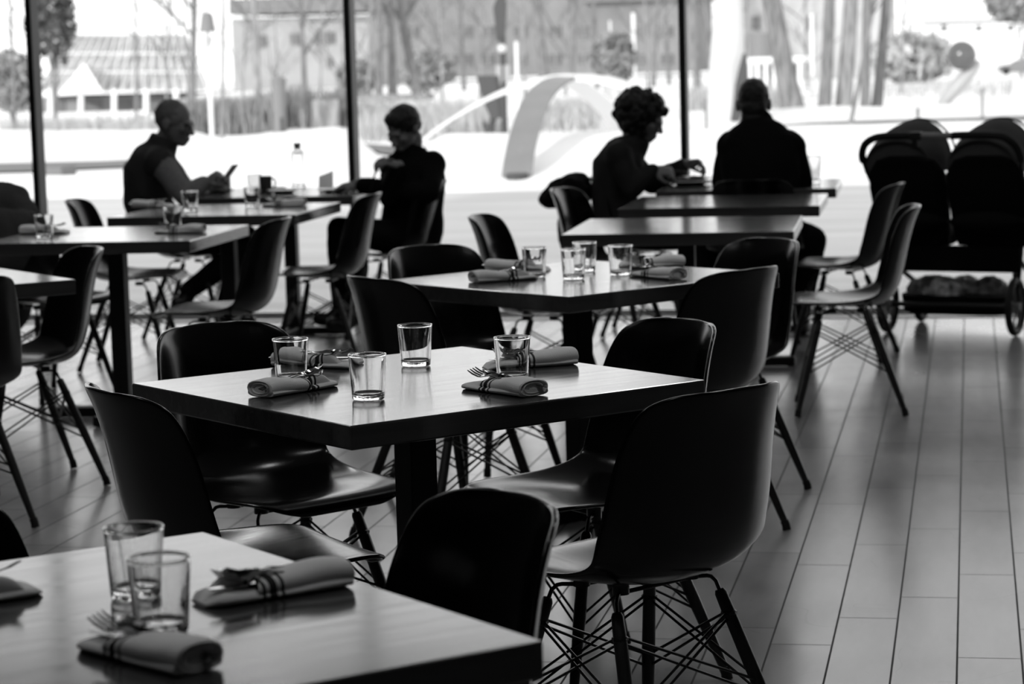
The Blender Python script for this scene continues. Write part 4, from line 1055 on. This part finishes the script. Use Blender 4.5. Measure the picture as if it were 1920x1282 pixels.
# lamp posts, poles, bollards
def post(name, label, px, py0, py1, Y, wpx, m, cat, extra=None, group=None, ref=None):
    a = at(px, py0, Y); g = gz(a.x, Y); o = empty(name, (a.x, Y, g)); tag(o, label, cat, group); top = at(px, py1, Y).z-g; r = wpx/FPX*Y/2
    MB().tube([(0, 0, -.05), (0, 0, top)], r, 12).build('pole', M[m], o)
    MB().ell((0, 0, top), (r*1.15, r*1.15, r*.7), None, 12, 7).build('cap', M[m], o)
    if extra: extra(o, top, r)
    return o
def hood(o, top, r):
    MB().lathe([(.002, .0), (r*1.6, .02), (r*2.2, .10), (r*1.1, .30), (.002, .32)], 14, (0, 0, top-.1)).build('lamp_head', M['whitepaint'], o)
    MB().lathe([(.002, 0), (r*3.6, .0), (r*2.6, .30), (r*1.2, .36), (.002, .36)], 14, (0, 0, top+.5)).build('lamp_hood', M['midgrey'], o); MB().tube([(0, 0, top), (0, 0, top+.6)], r*.5, 8).build('lamp_stem', M['midgrey'], o)
post('lamp_post', 'slim white lamp post with a lamp head, left of the pale young tree', 398, 268, 112, 43, 9, 'whitepaint', 'lamp post', hood)
def banner(o, top, r):
    MB().ell((0, -r, top-.18), (r*1.5, r*1.5, r*1.5), None, 12, 8).build('globe_lamp', M['china'], o)
    MB().add([(-.10, 0, top-.05), (.04, 0, top-.05), (.09, .02, top+.62), (0, .03, top+.95), (-.16, .02, top+.55), (-.10, .05, top-.05), (.04, .05, top-.05), (.09, .07, top+.62), (0, .08, top+.95), (-.16, .07, top+.55)], [(0, 1, 2, 3, 4), (9, 8, 7, 6, 5), (0, 5, 6, 1), (1, 6, 7, 2), (2, 7, 8, 3), (3, 8, 9, 4), (4, 9, 5, 0)]).build('pointed_hood', M['darksteel'], o, False)
    MB().box((0, -.02, top-.62), (.26, .06, .30)).build('sign_plate', M['facade'], o, False)
post('lamp_post', 'dark lamp post with a pointed hood behind the left limb of the white arch', 947, 262, 72, 43.5, 12, 'darksteel', 'lamp post', banner)
post('bollard', 'dark short bollard in the snow left of the carafe', 530, 268, 222, 40.5, 7, 'darksteel', 'bollard')
post('bollard', 'tall white rounded bollard right of the middle mullion', 668, 305, 193, 34, 15, 'whitepaint', 'bollard')
post('signpost', 'broad grey post among the reeds', 526, 255, 152, 46, 28, 'midgrey', 'post')
post('signpost', 'thin grey post standing between the right mullion and the man in the black jacket', 1325, 262, 186, 40, 6, 'midgrey', 'post')
post('signpost', 'thin grey post between the two stroller hoods', 1842, 222, 166, 47, 6, 'midgrey', 'post')
post('signpost', 'short grey post above the left stroller hood', 1721, 226, 204, 46, 8, 'midgrey', 'post')
post('flagpole', 'white pole with a thicker upper half above the round pale bush', 1190, 160, 26, 95, 7, 'whitepaint', 'pole')
post('flagpole', 'white pole left of the round pale bush', 1146, 150, 40, 95, 4, 'whitepaint', 'pole')
post('flagpole', 'white pole beside the dark lamp post', 970, 155, 80, 60, 7, 'whitepaint', 'pole')
post('flagpole', 'white pole behind the leaning tree, right of the white pavilion', 1524, 190, 28, 80, 7, 'whitepaint', 'pole')
q = MB(); gbox(q, 586, 186, 634, 252, 46.5, .06); tag(q.build('fence_panel', M['barkpale'], None, False), 'pale plank panel among the reeds', 'panel')
q = MB(); gbox(q, 82, 313, 116, 348, 27.2, .5); tag(q.build('stone_block', M['road'], None, False, .03), 'grey stone block on the snow right of the left mullion', 'block')
q = MB(); gbox(q, 660, 176, 800, 190, 70, 1); tag(q.build('low_wall', M['facade2'], None, False), 'low pale wall at the foot of the three bare trees', 'wall')
# plain ball resting on a plain leaning slab
bs = MB(); c = at(1803, 104, 56); bs.ell(c, (.33, .33, .33), None, 28, 18); tag(bs.build('ball', M['ball']), 'dark glossy ball resting on the pale leaning slab', 'ball')
sl = MB(); a = at(1757, 204, 56.3); b_ = at(1838, 112, 56.3); ax = (b_-a).normalized(); nr = Vector((0, 1, 0)).cross(ax).normalized(); c = (a+b_)/2; ln = (b_-a).length/2; R = []
for i in range(15):
    t = -1+2*i/14; w_ = max(.03, (1-abs(t)**2.4)**.5); p = c+ax*ln*t; R.append([p+nr*(.17*w_*math.cos(2*PI*k/20))+Vector((0, 1, 0))*(.30*w_*math.sin(2*PI*k/20)) for k in range(20)])
sl.loft(R); sl.tube([at(1775, 180, 56.3), at(1780, 212, 56.3)], .08, 10); tag(sl.build('leaning_slab', M['pale']), 'pale leaning oval slab in the snow above the stroller', 'slab')
# parked car far away
cr_ = empty('car', at(1908, 140, 110)); tag(cr_, 'dark parked car far off at the right edge of the photo', 'car')
R = []
for x, z0, z1 in [(-2.1, .35, .8), (-1.5, .25, .95), (-.9, .22, 1.0), (-.3, .22, 1.42), (.9, .22, 1.45), (1.6, .22, 1.0), (2.1, .35, .85)]:
    R.append([Vector((x*.4, -.42, z0*.45)), Vector((x*.4, .42, z0*.45)), Vector((x*.4, .38, z1*.45)), Vector((x*.4, -.38, z1*.45))])
MB().loft(R).build('body', M['midgrey'], cr_, False)
for x in (-.5, .5):
    for y in (-.42, .42): MB().tube([(x, y-.05, .16), (x, y+.05, .16)], .16, 14).build('wheel', M['rubber'], cr_)

lb = empty('low_building', at(1830, 60, 210)); tag(lb, 'long low building with a grey roof far off above the dark ball', 'building'); lo_ = Vector(lb.location)
q = om(lo_); gbox(q, 1735, 44, 1960, 62, 210, 8); q.build('wall', M['whitepaint'], lb, False)
q = om(lo_); gbox(q, 1728, 33, 1970, 45, 209, 10); q.build('roof', M['facade2'], lb, False)
for x in (1765, 1830, 1890): q = om(lo_); gbox(q, x, 47, x+10, 58, 209.9, .1); q.build('window', M['pane'], lb, False)
house('apartment_block', 'light grey building behind the close group of bare trunks', (1392, -60, 1668, 188), 10, 140, 'facade3', [(x0, y0, x0+14, y0+26) for y0 in (30,) for x0 in (1410, 1512)])
